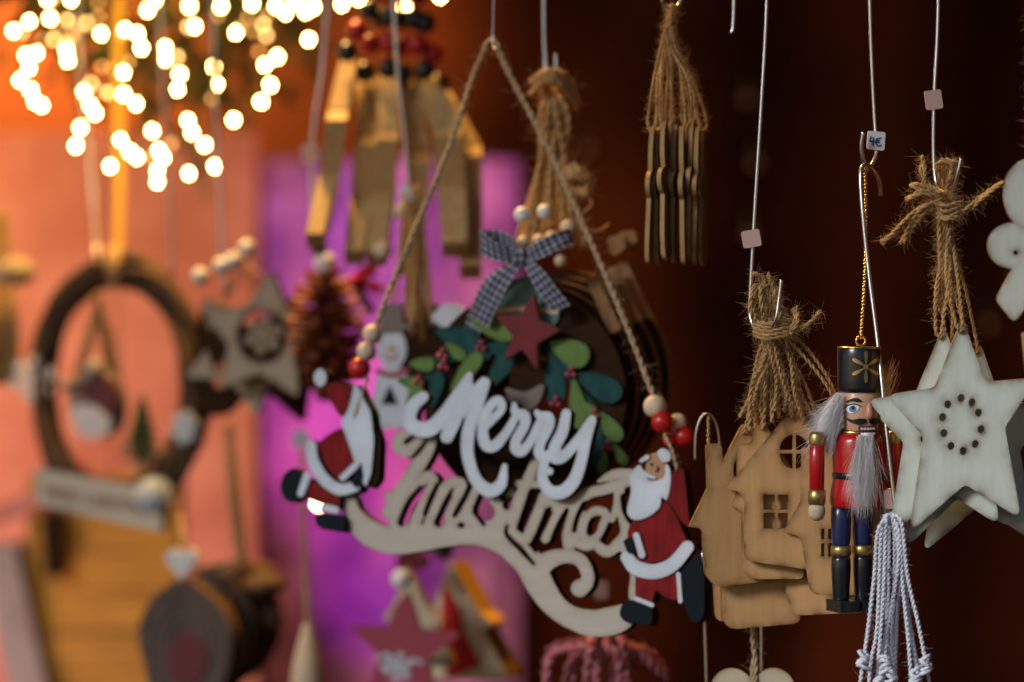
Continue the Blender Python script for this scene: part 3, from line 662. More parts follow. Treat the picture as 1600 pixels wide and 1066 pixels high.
for lx in (-19, 19):
    lg = turned('leg', [(12, 790), (15.6, 793), (16, 810), (15.2, 835), (14, 848), (13.4, 854)], M['navy'], 1331, lx, 0, 24)
    turned('leg_band', [(13.5, 852), (15.6, 853), (16.3, 858), (16.3, 863), (15.4, 867), (13.8, 868)], M['gold_paint'], 1331, lx, 0, 24, lg)
    turned('boot', [(13.6, 868), (15, 874), (15.2, 890), (13.8, 915), (13, 934), (12.5, 938)], M['hat_black'], 1331, lx, 0, 24, lg)
    mb = MB(); c = nut(lx, -6, 945, 1331); box(mb, c, Vector((cT, sT, 0)) * (16.5 * sN), Vector((-sT, cT, 0)) * (24 * sN), Vector((0, 0, 9 * sN))); mb.build('foot', M['hat_black'], lg, smooth=False)
mb = MB(); ring = [at(1345, 533, Yn) + Vector((math.cos(a) * 7.5 * sN, 0.3 * math.cos(a) * 7.5 * sN, math.sin(a) * 7.5 * sN)) for a in np.linspace(0, 6.2832, 25)]
tube(mb, ring, 0.00055, 8, cap=False); tube(mb, [at(1345, 539.5, Yn), at(1345, 546, Yn)], 0.0006, 8); mb.build('eyelet', M['gold'], nc)
mb = MB(); a0 = at(1352, 262, 1.143); a1 = at(1345, 528, Yn)
for k in range(150):
    q = k / 149; p = a0.lerp(a1, q) + Vector((math.sin(k * 1.9) * .00035 + 0.0012 * math.sin(q * 3.1), math.cos(k * 1.9) * .00035, 0)); ball(mb, p, 0.00068, 7, 5)
mb.build('chain', M['gold'], nc)
mb = MB(); lp = [at(1352 + 5 * math.cos(a), 262 + 8 * math.sin(a), 1.143 + .001 * math.sin(a)) for a in np.linspace(0, 6.28, 14)]; tube(mb, lp, .0004, 6); mb.build('chain_loop', M['gold'], nc)
def tuft(name, n, root, tip, m, parent, hr=0.00013, wob=.0012, curl=0.3):
    mb = MB()
    for _ in range(n):
        a = root(); b = tip(a); c = Vector((ru(-1, 1), ru(-1, 1), ru(-1, 1))) * wob; d = b - a
        sag = Vector((ru(-.5, .5), -abs(ru(0, .6)), ru(-.3, .9))) * d.length * curl
        P = cvec([a, a + d * .35 + sag * .5 + c * .3, a + d * .7 + sag * .35 + c, b + c * 1.5], 3)
        tube(mb, P, [hr * (1 - .75 * i / (len(P) - 1)) for i in range(len(P))], 3, cap=False)
    return mb.build(name, m, parent)
def r1():
    return at(ru(1306, 1320), ru(613, 668), Yn + ru(-.009, .003))
def t1(a):
    q = ru(0, 1); return at(1262 + 38 * q ** .7 + ru(-8, 8) * (1 - q), 700 - 70 * (1 - q) * ru(-.2, 1.0) + ru(-8, 12), Yn + ru(-.008, .004))
tuft('hair', 1300, r1, t1, M['fur'], nc, .00008)
def t1b(a): return at(ru(1248, 1300), ru(660, 722), Yn + ru(-.01, .006))
tuft('hair', 130, r1, t1b, M['fur'], nc, .0001, .003)
def core(name, pts, r):
    mb = MB(); P = cvec(pts, 5); rr = catmull([(q, 0) for q in r], 5); tube(mb, P, [max(.0004, q[0]) * sN for q in rr], 14); return mb.build(name, M['fur_core'], nc)
core('hair', [at(1314, 622, Yn), at(1304, 634, Yn - .002), at(1292, 656, Yn - .003), at(1284, 680, Yn - .003), at(1276, 700, Yn - .003)], [6, 11, 12, 9, 2])
core('beard', [at(1353, 681, Yn - .0112), at(1353, 690, Yn - .0122), at(1352, 725, Yn - .0132), at(1353, 765, Yn - .0128), at(1354, 792, Yn - .0128)], [9, 12, 13, 10, 2])
tuft('hair', 170, lambda: at(ru(1374, 1380), ru(613, 660), Yn + ru(-.005, .005)), lambda a: at(ru(1382, 1402), ru(560, 700), Yn + ru(-.003, .012)), M['fur_orange_lit'], nc, .00014, .002)
def t2(a):
    q = (a - at(1340, 683, Yn)).x / (30 * sN); return at(1338 + 30 * q + ru(-8, 8) + ru(-5, 5), ru(735, 806), Yn - .0158 + ru(-.003, .002))
tuft('beard', 800, lambda: at(ru(1341, 1365), ru(679, 692), Yn - .0142 + ru(-.002, .0005)), t2, M['fur'], nc, .00008, .0019, .12)
tuft('beard', 90, lambda: at(ru(1338, 1366), ru(681, 692), Yn - .012), lambda a: at(ru(1326, 1386), ru(740, 822), Yn - .013 + ru(-.004, .003)), M['fur'], nc, .00009, .002)

# ------------------------------------------------------------------ white cords
t = thing('cord_bundle', at(1388, 808, 1.104), 'bunch of knotted white cotton cords hanging at the bottom right', 'cord bunch')
CORDS = [((1372, 830), (1366, 900), (1356, 985), (1345, 1060), (1338, 1110)), ((1378, 820), (1374, 900), (1370, 985), (1360, 1040), (1356, 1110)), ((1384, 815), (1382, 890), (1378, 960), (1372, 1040), (1370, 1110)), ((1389, 815), (1388, 900), (1386, 980), (1382, 1040), (1378, 1110)),
         ((1394, 812), (1404, 870), (1392, 950), (1376, 1030), (1362, 1110)), ((1401, 815), (1408, 880), (1402, 960), (1399, 1040), (1400, 1110)), ((1406, 820), (1412, 900), (1424, 990), (1436, 1050), (1442, 1110)), ((1408, 815), (1418, 900), (1436, 980), (1447, 1040), (1460, 1110)),
         ((1397, 810), (1398, 900), (1394, 980), (1394, 1060), (1396, 1110)), ((1404, 830), (1410, 910), (1420, 1010), (1426, 1110)), ((1381, 812), (1378, 880), (1386, 980), (1390, 1110)), ((1410, 830), (1416, 930), (1430, 1030), (1440, 1110))]
for k, c in enumerate(CORDS):
    Yk = 1.098 + (k * 7 % 12) * .0011
    P = cvec([at(1391, 806, 1.102)] + [at(x, y, Yk + (-.002 if y < 900 else .001)) for x, y in c], 8)
    mb = MB(); P = twist(mb, P, 0.00105, turns_len=.0048, plies=2, sides=6); fuzz(mb, P, .0010, 90, .003, .00005); mb.build('cord', M['cotton'], t)
for (x, y) in ((1349, 1033), (1384, 1040), (1446, 1040), (1392, 1062), (1372, 1072), (1430, 1058)):
    mb = MB(); Yk = 1.097
    for q in range(4):
        a0 = ru(0, 6); P = [at(x + 9 * math.cos(a) * (.7 + .1 * q), y - 10 + q * 6 + 5 * math.sin(a + a0), Yk + .0026 * math.sin(a)) for a in np.linspace(0, 6.5, 14)]
        twist(mb, P, 0.0011, turns_len=.0042, plies=3, sides=5)
    mb.build('knot', M['cotton'], t)

# ------------------------------------------------------------------ right edge ornament, cream heart
b = Board(1590, 390, 1.205, 8)
t = thing('plywood_ornament', b.p(1600, 258), 'white plywood ornament with rounded lobes cut off by the right edge', 'ornament')
plate('ornament_body', b, S(U(ell(1608, 303, 40, 55), ell(1581, 384, 38, 36), ell(1636, 384, 38, 36), poly([(1592, 400), (1555, 468, 10), (1585, 506, 12), (1610, 470), (1640, 506, 12), (1662, 468, 10), (1626, 400)]), ell(1608, 400, 22, 40)), ell(1587, 395, 4), ell(1608, 262, 3)), 0.003, [M['star_ply'], M['star_edge']], t, 2.0)
jute('hanging_string', [b.p(1608, 262, .001), b.p(1606, 200), b.p(1608, 60), b.p(1609, -60)], .0009, t, M['jute'])
b = Board(1610, 570, 1.225, 0)
o = plate('plywood_ornament', b, poly([(1598, 520, 4), (1650, 520, 4), (1640, 602, 6), (1606, 598, 8)]), 0.003, [M['star_ply'], M['star_edge']], None, 2.0)
tag(o, 'sliver of white plywood at the right edge just below the lobed ornament', 'ornament')
b = Board(1178, 1050, 1.19, 4)
t = thing('plywood_heart', b.p(1178, 1060), 'cream plywood heart, its two round tops at the bottom edge under the houses', 'heart ornament')
plate('heart_body', b, S(U(ell(1144, 1078, 33, 33), ell(1209, 1078, 33, 33), poly([(1114, 1092), (1239, 1092), (1178, 1160, 8)]), ), ell(1178, 1082, 3)), 0.003, [M['cream'], M['star_edge']], t, 2.0)
jute('hanging_string', [b.p(1178, 1082, .001), b.p(1181, 1040), at(1176, 1000, 1.19), at(1180, 940, 1.19), at(1184, 880, 1.19)], .0013, t, M['jute_pale'])
jute('hanging_string', [b.p(1179, 1082, .001), b.p(1175, 1045), at(1181, 1010, 1.192), at(1176, 960, 1.19), at(1182, 880, 1.19)], .0011, t, M['jute_pale'])

# ------------------------------------------------------------------ lettered wooden sign
SB = Board(800, 760, 1.255, 24, 7)
sign = thing('lettered_sign', SB.p(772, 66), 'wooden Merry Christmas sign with script lettering and two red figures hanging on jute', 'sign')
scroll = stroke([(546, 782), (552, 806), (576, 832), (612, 845), (652, 842), (700, 832), (750, 830), (792, 846), (826, 880), (846, 918), (866, 946), (893, 965), (928, 974), (966, 967), (1006, 944)], [20, 30, 40, 42, 42, 44, 46, 48, 46, 42, 37, 36, 42, 42, 14])
swirl = stroke([(834, 900), (848, 882), (866, 872), (888, 869), (908, 877), (918, 897), (916, 911), (906, 919)], [40, 32, 26, 22, 21, 20, 22, 28])
XM = [scroll, swirl,
      stroke([(1000, 950), (990, 930), (992, 898), (984, 866), (968, 850)], [18, 16, 15, 16, 18]),
      stroke([(642, 673), (626, 682), (622, 697), (634, 705), (650, 695), (664, 678)], [14, 17, 19, 20, 18, 15]),           # top curl
      stroke([(674, 672), (668, 700), (648, 735), (626, 770), (608, 800)], [20, 22, 24, 25, 22]), stroke([(606, 772), (616, 792), (622, 830)], [10, 24, 28]),
      stroke([(622, 835), (634, 796), (652, 758), (668, 745), (676, 752), (671, 772), (652, 808), (644, 832)], [20, 18, 18, 18, 18, 18, 18, 20]),  # h
      stroke([(668, 830), (676, 800), (694, 764), (708, 754), (720, 756), (717, 768), (700, 800), (694, 832)], [18, 16, 17, 17, 17, 17, 16, 20]),   # r
      stroke([(716, 832), (724, 806), (742, 764)], [20, 17, 16]), stroke([(734, 806), (752, 824), (770, 838)], [22, 16, 26]),                            # i
      stroke([(768, 768), (776, 788), (792, 802), (795, 822)], [16, 18, 22, 30]), ell(797, 770, 7),                                              # s
      stroke([(836, 722), (826, 748), (812, 780), (802, 806), (798, 832), (808, 846), (822, 842), (836, 812), (850, 776)], [14, 18, 20, 20, 18, 17, 17, 17, 16]), stroke([(810, 756), (840, 757)], [12, 12], smooth=False),  # t
      stroke([(786, 812), (790, 842)], [36, 40]), stroke([(850, 777), (864, 786), (880, 790)], [18, 26, 18]),
      stroke([(884, 782), (868, 812), (852, 842)], [18, 16, 14]), stroke([(880, 790), (896, 788), (898, 800), (886, 826), (890, 850)], [18, 22, 18, 15, 22]),  # m
      stroke([(866, 786), (900, 782), (922, 770), (950, 763), (990, 748)], [16, 18, 17, 17, 18]), stroke([(936, 752), (962, 742), (998, 744)], [6, 18, 20]), stroke([(908, 782), (904, 812), (896, 845)], [20, 16, 20]),
      stroke([(944, 800), (928, 799), (912, 818), (910, 838), (922, 846), (936, 832), (948, 806)], [14, 15, 14, 15, 16, 13, 13], closed=False), stroke([(896, 846), (914, 852), (932, 850)], [14, 18, 14]),           # a
      stroke([(968, 762), (965, 788), (956, 812)], [17, 14, 10]), stroke([(966, 784), (972, 806), (978, 832), (966, 850), (948, 862), (932, 852)], [12, 15, 18, 18, 18, 16])]
holes = [ell(721, 821, 6, 4.5), stroke([(664, 803), (674, 778), (684, 757)], [8, 9, 7]), stroke([(628, 816), (640, 786), (657, 762)], [14, 12, 7]), stroke([(686, 816), (691, 800), (704, 775)], [16, 10, 6]), stroke([(717, 797), (736, 757)], [8, 8], smooth=False),
         ell(760, 800, 13, 14), stroke([(741, 800), (756, 819)], [7, 7], smooth=False), ell(792, 789, 7, 8), stroke([(814, 824), (822, 799), (831, 770)], [14, 13, 12]), stroke([(842, 836), (850, 812), (859, 795)], [9, 9, 7]), stroke([(868, 842), (877, 816), (886, 796)], [16, 12, 5]),
         stroke([(897, 829), (903, 806), (912, 788)], [7, 8, 8]), ell(926, 822, 8.5, 15, 14), ell(952, 835, 8, 18, 12), stroke([(792, 822), (792, 836), (812, 856), (834, 882)], [5, 7, 9, 4]), poly([(824, 850), (846, 845), (838, 866)], 2), poly([(910, 784), (958, 773), (956, 781), (938, 787), (922, 790), (912, 800)], 1), stroke([(975, 777), (977, 800), (985, 818)], [12, 9, 4]), stroke([(666, 690), (652, 708), (640, 718)], [6, 7, 4])]
plate('christmas_lettering', SB, S(U(*XM), *holes), 0.0075, [M['sign_ply'], M['sign_edge']], sign, step=2.0, burn_w=3.5)
MR = [stroke([(669, 622), (655, 634), (647, 652), (652, 667), (668, 673), (684, 669), (702, 650), (722, 622), (740, 590)], [17, 20, 22, 23, 24, 24, 22, 20, 11]),
      stroke([(741, 588), (736, 612), (722, 648), (706, 684)], [10, 18, 23, 20]), stroke([(724, 645), (744, 622), (764, 598)], [26, 22, 14]),
      stroke([(766, 600), (756, 628), (744, 660), (738, 690), (740, 720), (752, 752), (772, 768), (790, 758), (796, 730)], [15, 18, 20, 20, 19, 19, 21, 18, 9]),
      stroke([(766, 668), (786, 648), (792, 636), (786, 627), (774, 636), (764, 656), (762, 680), (768, 698), (782, 697), (800, 676), (814, 652)], [13, 13, 13, 14, 15, 16, 17, 18, 17, 14, 13]),
      stroke([(811, 634), (813, 646), (827, 652), (826, 668), (814, 690), (814, 704), (824, 706), (838, 688), (850, 664)], [8, 14, 17, 16, 16, 17, 16, 14, 14]),
      stroke([(846, 646), (852, 652), (864, 655), (864, 670), (852, 694), (850, 710), (862, 716), (876, 704)], [9, 14, 18, 16, 15, 17, 18, 16]),
      stroke([(892, 648), (886, 676), (874, 700), (872, 716), (886, 716), (910, 690), (932, 658)], [15, 18, 18, 17, 17, 16, 14]),
      stroke([(931, 660), (922, 690), (915, 722), (904, 752), (886, 770), (866, 768), (855, 750), (857, 728)], [15, 17, 18, 20, 21, 19, 17, 15]), ell(866, 738, 6)]
plate('merry_lettering', SB, U(*MR), 0.006, [M['white_paint'], M['sign_edge']], sign, step=1.6, off=0.0062)
# right climbing figure
def figure(name, back, pieces, step=2.0):
    base = plate(name, SB, back, 0.007, [M['brown_wood'], M['sign_edge']], sign, step=step, off=.0035)
    for nm, g, m, h in pieces: plate(nm, SB, g, 0.0012, [M[m], M['sign_edge']], base, step=1.6, off=.0035 + .0011 + h * .0006)
    return base
coat = blob([(998, 812), (1020, 806), (1044, 784), (1060, 805), (1070, 828), (1076, 846), (1062, 864), (1036, 878), (1006, 878), (990, 858), (986, 832)])
arm = poly([(1056, 742), (1066, 730), (1074, 736), (1080, 790), (1083, 826), (1072, 818), (1052, 788), (1046, 782)], 6)
pants = poly([(998, 896), (1066, 892), (1069, 940), (1046, 935), (1029, 922), (1024, 942), (998, 934)], 4)
boots = [poly([(976, 946), (988, 938), (1025, 950), (1024, 978), (982, 972), (973, 962)], 9), poly([(1070, 890), (1098, 866), (1106, 900), (1106, 962), (1096, 975), (1082, 968), (1072, 936)], 10)]
beard = blob([(1006, 728), (996, 736), (990, 748), (992, 770), (986, 800), (996, 813), (1016, 810), (1036, 795), (1040, 778), (1048, 782), (1054, 756), (1053, 735), (1046, 726), (1044, 745), (1034, 752), (1020, 752), (1012, 738)])
trim = stroke([(986, 872), (1000, 888), (1030, 894), (1058, 882), (1080, 856)], [20, 23, 23, 22, 20])
figure('climbing_figure', grow(U(coat, arm, pants, *boots, beard, trim, poly([(1060, 860), (1090, 850), (1100, 880), (1070, 930)])), 1.5), [
    ('coat', coat, 'red_paint', 0), ('sleeve', arm, 'red_paint', 1), ('trousers', pants, 'red_paint', 0), ('boot', boots[0], 'boot_paint', 1), ('boot', boots[1], 'boot_paint', 1),
    ('coat_trim', trim, 'white_paint', 2), ('cuff', stroke([(1001, 838), (1010, 868)], [10, 11], smooth=False), 'white_paint', 3), ('glove', poly([(980, 846), (993, 839), (1001, 868), (988, 866)], 5), 'boot_paint', 3),
    ('leg_trim', stroke([(1000, 936), (1025, 946)], [7, 7], smooth=False), 'white_paint', 2), ('leg_trim', stroke([(1066, 898), (1069, 940)], [7, 7], smooth=False), 'white_paint', 2),
    ('face', blob([(1020, 714), (1034, 710), (1044, 730), (1040, 750), (1026, 754), (1014, 740)]), 'skin_paint', 1), ('beard', beard, 'white_paint', 2),
    ('moustache', stroke([(1012, 738), (1020, 745), (1030, 748)], [4, 6, 4]), 'white_paint', 3), ('eyebrow', stroke([(1008, 722), (1018, 716)], [5, 8]), 'white_paint', 3),
    ('cap_brim', blob([(1034, 708), (1042, 702), (1053, 708), (1054, 720), (1044, 724), (1036, 716)]), 'white_paint', 3), ('eye', ell(1024, 727, 2.4), 'ink', 3), ('nose', ell(1031, 733, 3.4, 5, 20), 'skin_paint', 4)])
coat = blob([(538, 672), (550, 694), (565, 722), (556, 742), (540, 752), (522, 738), (509, 712), (506, 692)])
arm = poly([(514, 604), (530, 598), (550, 602), (556, 616), (552, 640), (538, 652), (524, 630)], 5)
beard = poly([(560, 604), (567, 604), (574, 622), (587, 645), (592, 690), (588, 740), (579, 763), (566, 735), (555, 702), (540, 660), (552, 642), (557, 622)], 5)
trim = stroke([(494, 698), (497, 722), (514, 750), (538, 766), (562, 762)], [16, 18, 18, 18, 16])
pants = poly([(490, 748), (512, 762), (538, 776), (536, 796), (516, 790), (487, 778)], 4)
boots = [ell(464, 759, 18, 25, 8), poly([(502, 802), (545, 808), (545, 832), (506, 826), (499, 816)], 8)]
figure('climbing_figure', grow(U(coat, arm, beard, trim, pants, *boots, poly([(588, 660), (598, 690), (596, 750), (584, 764)], 4), ell(508, 592, 10, 14)), 1.2), [
    ('coat', coat, 'red_paint', 0), ('sleeve', arm, 'red_paint', 1), ('trousers', pants, 'red_paint', 0), ('boot', boots[0], 'boot_paint', 1), ('boot', boots[1], 'boot_paint', 1), ('coat_trim', trim, 'white_paint', 2),
    ('beard', beard, 'white_paint', 2), ('pompom', ell(508, 592, 10, 14), 'white_paint', 2), ('cuff', stroke([(544, 748), (566, 727)], [10, 10], smooth=False), 'white_paint', 3),
    ('glove', poly([(566, 736), (573, 724), (576, 748), (566, 766), (557, 756)], 4), 'boot_paint', 3), ('leg_trim', stroke([(478, 772), (488, 744)], [11, 12], smooth=False), 'white_paint', 2), ('leg_trim', stroke([(514, 794), (532, 798)], [11, 11], smooth=False), 'white_paint', 2)])
# cord and beads of the sign
ap = SB.p(772, 66)
def sgn(px, py, o=0.004): return SB.p(px, py, o)
jute('hanging_cord', [sgn(766, 72), sgn(745, 120), sgn(710, 225), sgn(660, 345), sgn(618, 445), sgn(592, 512)], 0.00155, sign, M['jute_pale'], 0.9)
jute('hanging_cord', [sgn(764, 74), sgn(770, 66), sgn(778, 68), sgn(800, 118), sgn(862, 236), sgn(930, 385), sgn(985, 515), sgn(1026, 622)], 0.00155, sign, M['jute_pale'], 0.9)
jute('hanging_cord', [sgn(580, 590), sgn(566, 640, .006), sgn(560, 660, .005)], 0.001, sign, M['jute_pale'], 0.9)
jute('hanging_cord', [sgn(1044, 680, .006), sgn(1058, 705, .008), sgn(1064, 735, .006)], 0.001, sign, M['jute_pale'], 0.9)
for px, py, r, m, o in ((587, 524, 16, 'bead_wood', .004), (578, 551, 16, 'bead_wood', .004), (567, 577, 18, 'bead_red', .004), (1030, 637, 18, 'bead_wood', .006), (1041, 661, 17, 'bead_red', .006), (1054, 660, 15, 'bead_wood', -.004), (1064, 681, 16, 'bead_red', -.004), (1046, 688, 10, 'bead_red', 0)):
    mb = MB(); ball(mb, sgn(px, py, o), r * K * 1.25, 20, 13); mb.build('bead', M[m], sign)

# ------------------------------------------------------------------ round wreath ornaments behind the sign
def ring_sd(cx, cy, ri=1.0): return S(ell(cx, cy, 158, 168), ell(cx, cy + 6, 104 * ri, 112 * ri))
WB = Board(840, 600, 1.285, 20)
wr = thing('mistletoe_ornament', WB.p(832, 400), 'round wooden ornament with green leaves, burgundy star and blue gingham bow behind the lettering', 'wreath ornament', 'round wooden ornaments in one bunch')
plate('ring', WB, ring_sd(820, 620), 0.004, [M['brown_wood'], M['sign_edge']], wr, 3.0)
LV = [('teal', 812, 528, 26, 14, -50), ('teal', 742, 553, 26, 12, -4), ('lime', 716, 548, 18, 9, 40), ('teal', 884, 566, 24, 12, 60), ('lime', 925, 640, 20, 9, 40), ('teal', 718, 527, 33, 17, 18), ('teal', 783, 543, 30, 12, -8), ('lime', 778, 509, 35, 20, 14), ('teal', 787, 574, 36, 15, -58), ('teal', 694, 561, 30, 11, -25), ('lime', 664, 569, 18, 11, 4), ('lime', 733, 581, 34, 12, -52), ('teal', 684, 608, 26, 11, -80),
      ('lime', 643, 597, 15, 9, 10), ('lime', 651, 620, 20, 9, -58), ('lime', 893, 549, 30, 20, 25), ('teal', 869, 588, 42, 16, 86), ('teal', 938, 602, 36, 19, 26), ('lime', 906, 631, 36, 13, 82), ('lime', 957, 666, 25, 13, 55), ('teal', 935, 690, 34, 13, 97), ('lime', 972, 710, 18, 8, 58), ('lime', 947, 722, 17, 8, 100)]
for i, (c, x, y, rx, ry, rot) in enumerate(LV):
    o = plate('leaf', WB, leaf(x, y, rx * 1.12, ry * 1.36, rot), 0.0032, [M[c + '_paint'], M['sign_edge']], wr, 1.8, off=.0026 + (.0018 if c == 'lime' else .0006) + (i % 3) * .0003)
for pts in ([(850, 540), (878, 566), (898, 598), (918, 622), (938, 648), (955, 700)], [(790, 545), (740, 540), (700, 556), (676, 585), (655, 600)]):
    plate('stem', WB, stroke(pts, 9), 0.0022, [M['teal_paint'], M['sign_edge']], wr, 1.8, off=.0024)
for (x, y) in ((757, 541), (697, 553), (699, 571), (660, 595), (897, 582), (873, 628), (934, 647), (953, 697)):
    mb = MB()
    for dx, dy in ((-5, 3), (5, 4), (1, -6)): ball(mb, WB.p(x + dx, y + dy, .0056), .00145, 10, 7)
    mb.build('berry_cluster', M['berry_paint'], wr)
plate('star', WB, poly([(845, 459), (853, 500), (885, 517), (850, 537), (851, 578), (828, 546), (799, 562), (813, 526), (786, 494), (826, 492)], 1.5), 0.006, [M['wine_paint'], M['mid_wood']], wr, 1.6, off=.012)
ac = plate('acorn', WB, blob([(812, 560), (848, 560), (854, 590), (846, 620), (828, 634), (808, 620), (800, 590)]), .005, [M['brown_wood'], M['sign_edge']], wr, 2.0, off=.004)
plate('acorn_cap', WB, blob([(797, 606), (826, 612), (855, 600), (850, 625), (834, 642), (828, 648), (814, 636), (802, 626)]), .003, [M['acorn_grey'], M['sign_edge']], ac, 2.0, off=.0065)
plate('centre_disc', WB, ell(826, 480, 52, 48), .004, [M['aqua_paint'], M['sign_edge']], wr, 2.0, off=.002)
plate('disc_stripe', WB, stroke([(780, 487), (826, 482), (872, 488)], 8), .0015, [M['cream'], M['sign_edge']], wr, 2.0, off=.0034)
# further ornaments of the same bunch, seen at the right as edges
for k in range(4):
    b2 = Board(840, 600, 1.303 + .016 * k, 20 + 3 * k); dx = 14 + 17 * k; dy = -6 - 7 * k
    t = thing('round_ornament', b2.p(836 + dx * .5, 420), ['first dark round wooden ring directly behind the leafy one', 'second dark round wooden ring behind the leafy one, counting backwards', 'third dark round wooden ring behind the leafy one, counting backwards', 'rearmost dark round wooden ring, its edge farthest to the right'][k], 'wreath ornament', 'round wooden ornaments in one bunch')
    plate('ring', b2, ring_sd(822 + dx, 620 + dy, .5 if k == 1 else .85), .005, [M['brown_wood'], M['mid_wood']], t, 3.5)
    plate('leaf', b2, leaf(925 + dx, 560 + dy, 34, 18, 30), .002, [M['teal_paint'], M['sign_edge']], t, 2.5, off=.003)
    plate('leaf', b2, leaf(900 + dx, 520 + dy, 32, 18, 20), .002, [M['lime_paint'], M['sign_edge']], t, 2.5, off=.003)
    plate('ribbon_end', b2, poly([(905 + dx, 440 + dy), (922 + dx, 436 + dy), (962 + dx, 520 + dy), (944 + dx, 530 + dy)]), .0008, [M['gingham'] if k < 0 else M['mid_wood'], M['mid_wood']], t, 2.5, off=.006)
    if k > 1: plate('ribbon_bow', b2, blob([(905 + dx, 395 + dy), (925 + dx, 388 + dy), (935 + dx, 405 + dy), (915 + dx, 420 + dy)]), .004, [M['mid_wood'], M['mid_wood']], t, 2.5, off=.004)
# gingham bow
def ribbon(name, rows, parent, m, vrep=3.5, usc=250.0):
    """rows: pairs of points, one on each edge of the ribbon."""
    A = cvec([a for a, b in rows], 6); B = cvec([b for a, b in rows], 6); mb = MB(); vs = []; uv = []; nw = 10; s = 0
    for i in range(len(A)):
        if i: s += ((A[i] + B[i]) * .5 - (A[i - 1] + B[i - 1]) * .5).length
        for k in range(nw + 1):
            q = k / nw; p = A[i].lerp(B[i], q); vs.append(p + Vector((0, .0006 * math.sin(q * 9 + i * .35), .0002 * math.sin(i * .5)))); uv.append((s * usc, q * vrep))
    nv = len(vs); vs2 = [v + Vector((0, .00035, 0)) for v in vs]; fs = []
    for i in range(len(A) - 1):
        for k in range(nw):
            a = i * (nw + 1) + k; f = (a, a + 1, a + nw + 2, a + nw + 1); fs.append(f); fs.append(tuple(nv + j for j in reversed(f)))
    mb.add(vs + vs2, fs); mb.uv = uv + uv; return mb.build(name, m, parent)
def wb(x, y, o): return WB.p(x, y, o)
bow = MB(); ball(bow, wb(827, 404, .0135), .0046, 16, 11, sq=(.8, .7, 1.2)); bow.uv = [(v.x * 260, v.z * 260) for v in bow.v]; bw = bow.build('bow', M['gingham'], wr)
ribbon('bow_loop', [(wb(826, 394, .013), wb(828, 414, .013)), (wb(800, 384, .020), wb(804, 412, .018)), (wb(774, 364, .019), wb(776, 402, .019)), (wb(762, 362, .010), wb(766, 396, .011)), (wb(780, 360, .001), wb(784, 386, .002)), (wb(806, 374, .003), wb(808, 398, .004)), (wb(826, 398, .010), wb(826, 408, .010))], bw, M['gingham'])
ribbon('bow_loop', [(wb(830, 396, .013), wb(834, 414, .013)), (wb(856, 380, .019), wb(866, 404, .018)), (wb(884, 366, .018), wb(896, 388, .018)), (wb(900, 360, .010), wb(908, 382, .011)), (wb(888, 366, .004), wb(894, 384, .005)), (wb(858, 384, .005), wb(862, 400, .006)), (wb(832, 398, .010), wb(834, 408, .010))], bw, M['gingham'])
ribbon('bow_tail', [(wb(816, 406, .013), wb(830, 412, .014)), (wb(786, 430, .016), wb(812, 446, .017)), (wb(762, 466, .012), wb(790, 482, .014)), (wb(744, 496, .008), wb(774, 512, .010))], bw, M['gingham'])
ribbon('bow_tail', [(wb(842, 406, .015), wb(828, 410, .013)), (wb(868, 426, .018), wb(846, 440, .016)), (wb(886, 452, .016), wb(864, 468, .016)), (wb(904, 478, .014), wb(876, 488, .014))], bw, M['gingham'])
ribbon('bow_tail', [(wb(812, 410, .008), wb(824, 416, .008)), (wb(768, 432, .006), wb(790, 446, .007)), (wb(744, 470, .004), wb(766, 484, .005)), (wb(728, 512, .002), wb(752, 526, .003))], bw, M['gingham'])
# their jute bunch
t = thing('jute_bunch', at(862, 115, 1.32), 'fat jute bunch with a side knot and white beads above the gingham bow', 'jute bunch')
for k in range(15):
    x = 806 + k * 7.6
    jute('strand', [at(856 + ru(-18, 18), 118 + ru(-4, 14), 1.32 + ru(-.008, .008)), at(852 + k * 2.2 + ru(-16, 10), 180, 1.315 + ru(-.01, .012)), at(838 + k * 3.6 + ru(-6, 6), 270, 1.32 + ru(-.008, .01)), at(x + ru(-4, 4), 385, 1.318 + ru(-.008, .012))], .0017, t, M['jute'], .7)
for k in range(5): jute('strand', [at(834 + ru(-5, 5), 128 + k * 5, 1.315), at(850, 112 + k * 4, 1.302), at(872, 112 + k * 5, 1.302), at(893, 130 + k * 6, 1.312), at(902, 165, 1.318)], .0017, t, M['jute'], .7)
for k in range(5): jute('strand', [at(880, 268 + k * 3, 1.31), at(898, 258 + k * 4, 1.3), at(920 + ru(-4, 4), 275 + k * 3, 1.303), at(915, 300 + ru(-4, 4), 1.31), at(890, 290, 1.315)], .0017, t, M['jute'], .7)
jute('tail', [at(905, 300, 1.31), at(925, 318, 1.31), at(900, 345, 1.312), at(930, 362, 1.31), at(952, 350, 1.312)], .0006, t, M['jute'], .5)
for x, y, r in ((816, 336, 13), (851, 331, 12), (888, 356, 13), (862, 372, 11), (818, 378, 10), (842, 376, 10), (876, 408, 10), (868, 384, 9)):
    mb = MB(); ball(mb, at(x, y, 1.298), r * K * 1.3, 16, 11); mb.build('bead', M['bead_white'] if y < 340 else M['bead_wood'], t)
wire('wire_hook', [(850, -230, 1.33), (850, 20, 1.33), (852, 90, 1.33), (853, 120, 1.328), (862, 132, 1.322), (868, 112, 1.32), (869, 84, 1.32)], 'wire hook holding the fat jute bunch above the gingham bow')
t = wire('wire_hook', [(772, -230, 1.26), (771, 0, 1.26), (770, 50, 1.26), (770, 72, 1.259), (774, 77, 1.255)], 'thin dark wire holding the jute cord of the lettered sign', r=.0003)

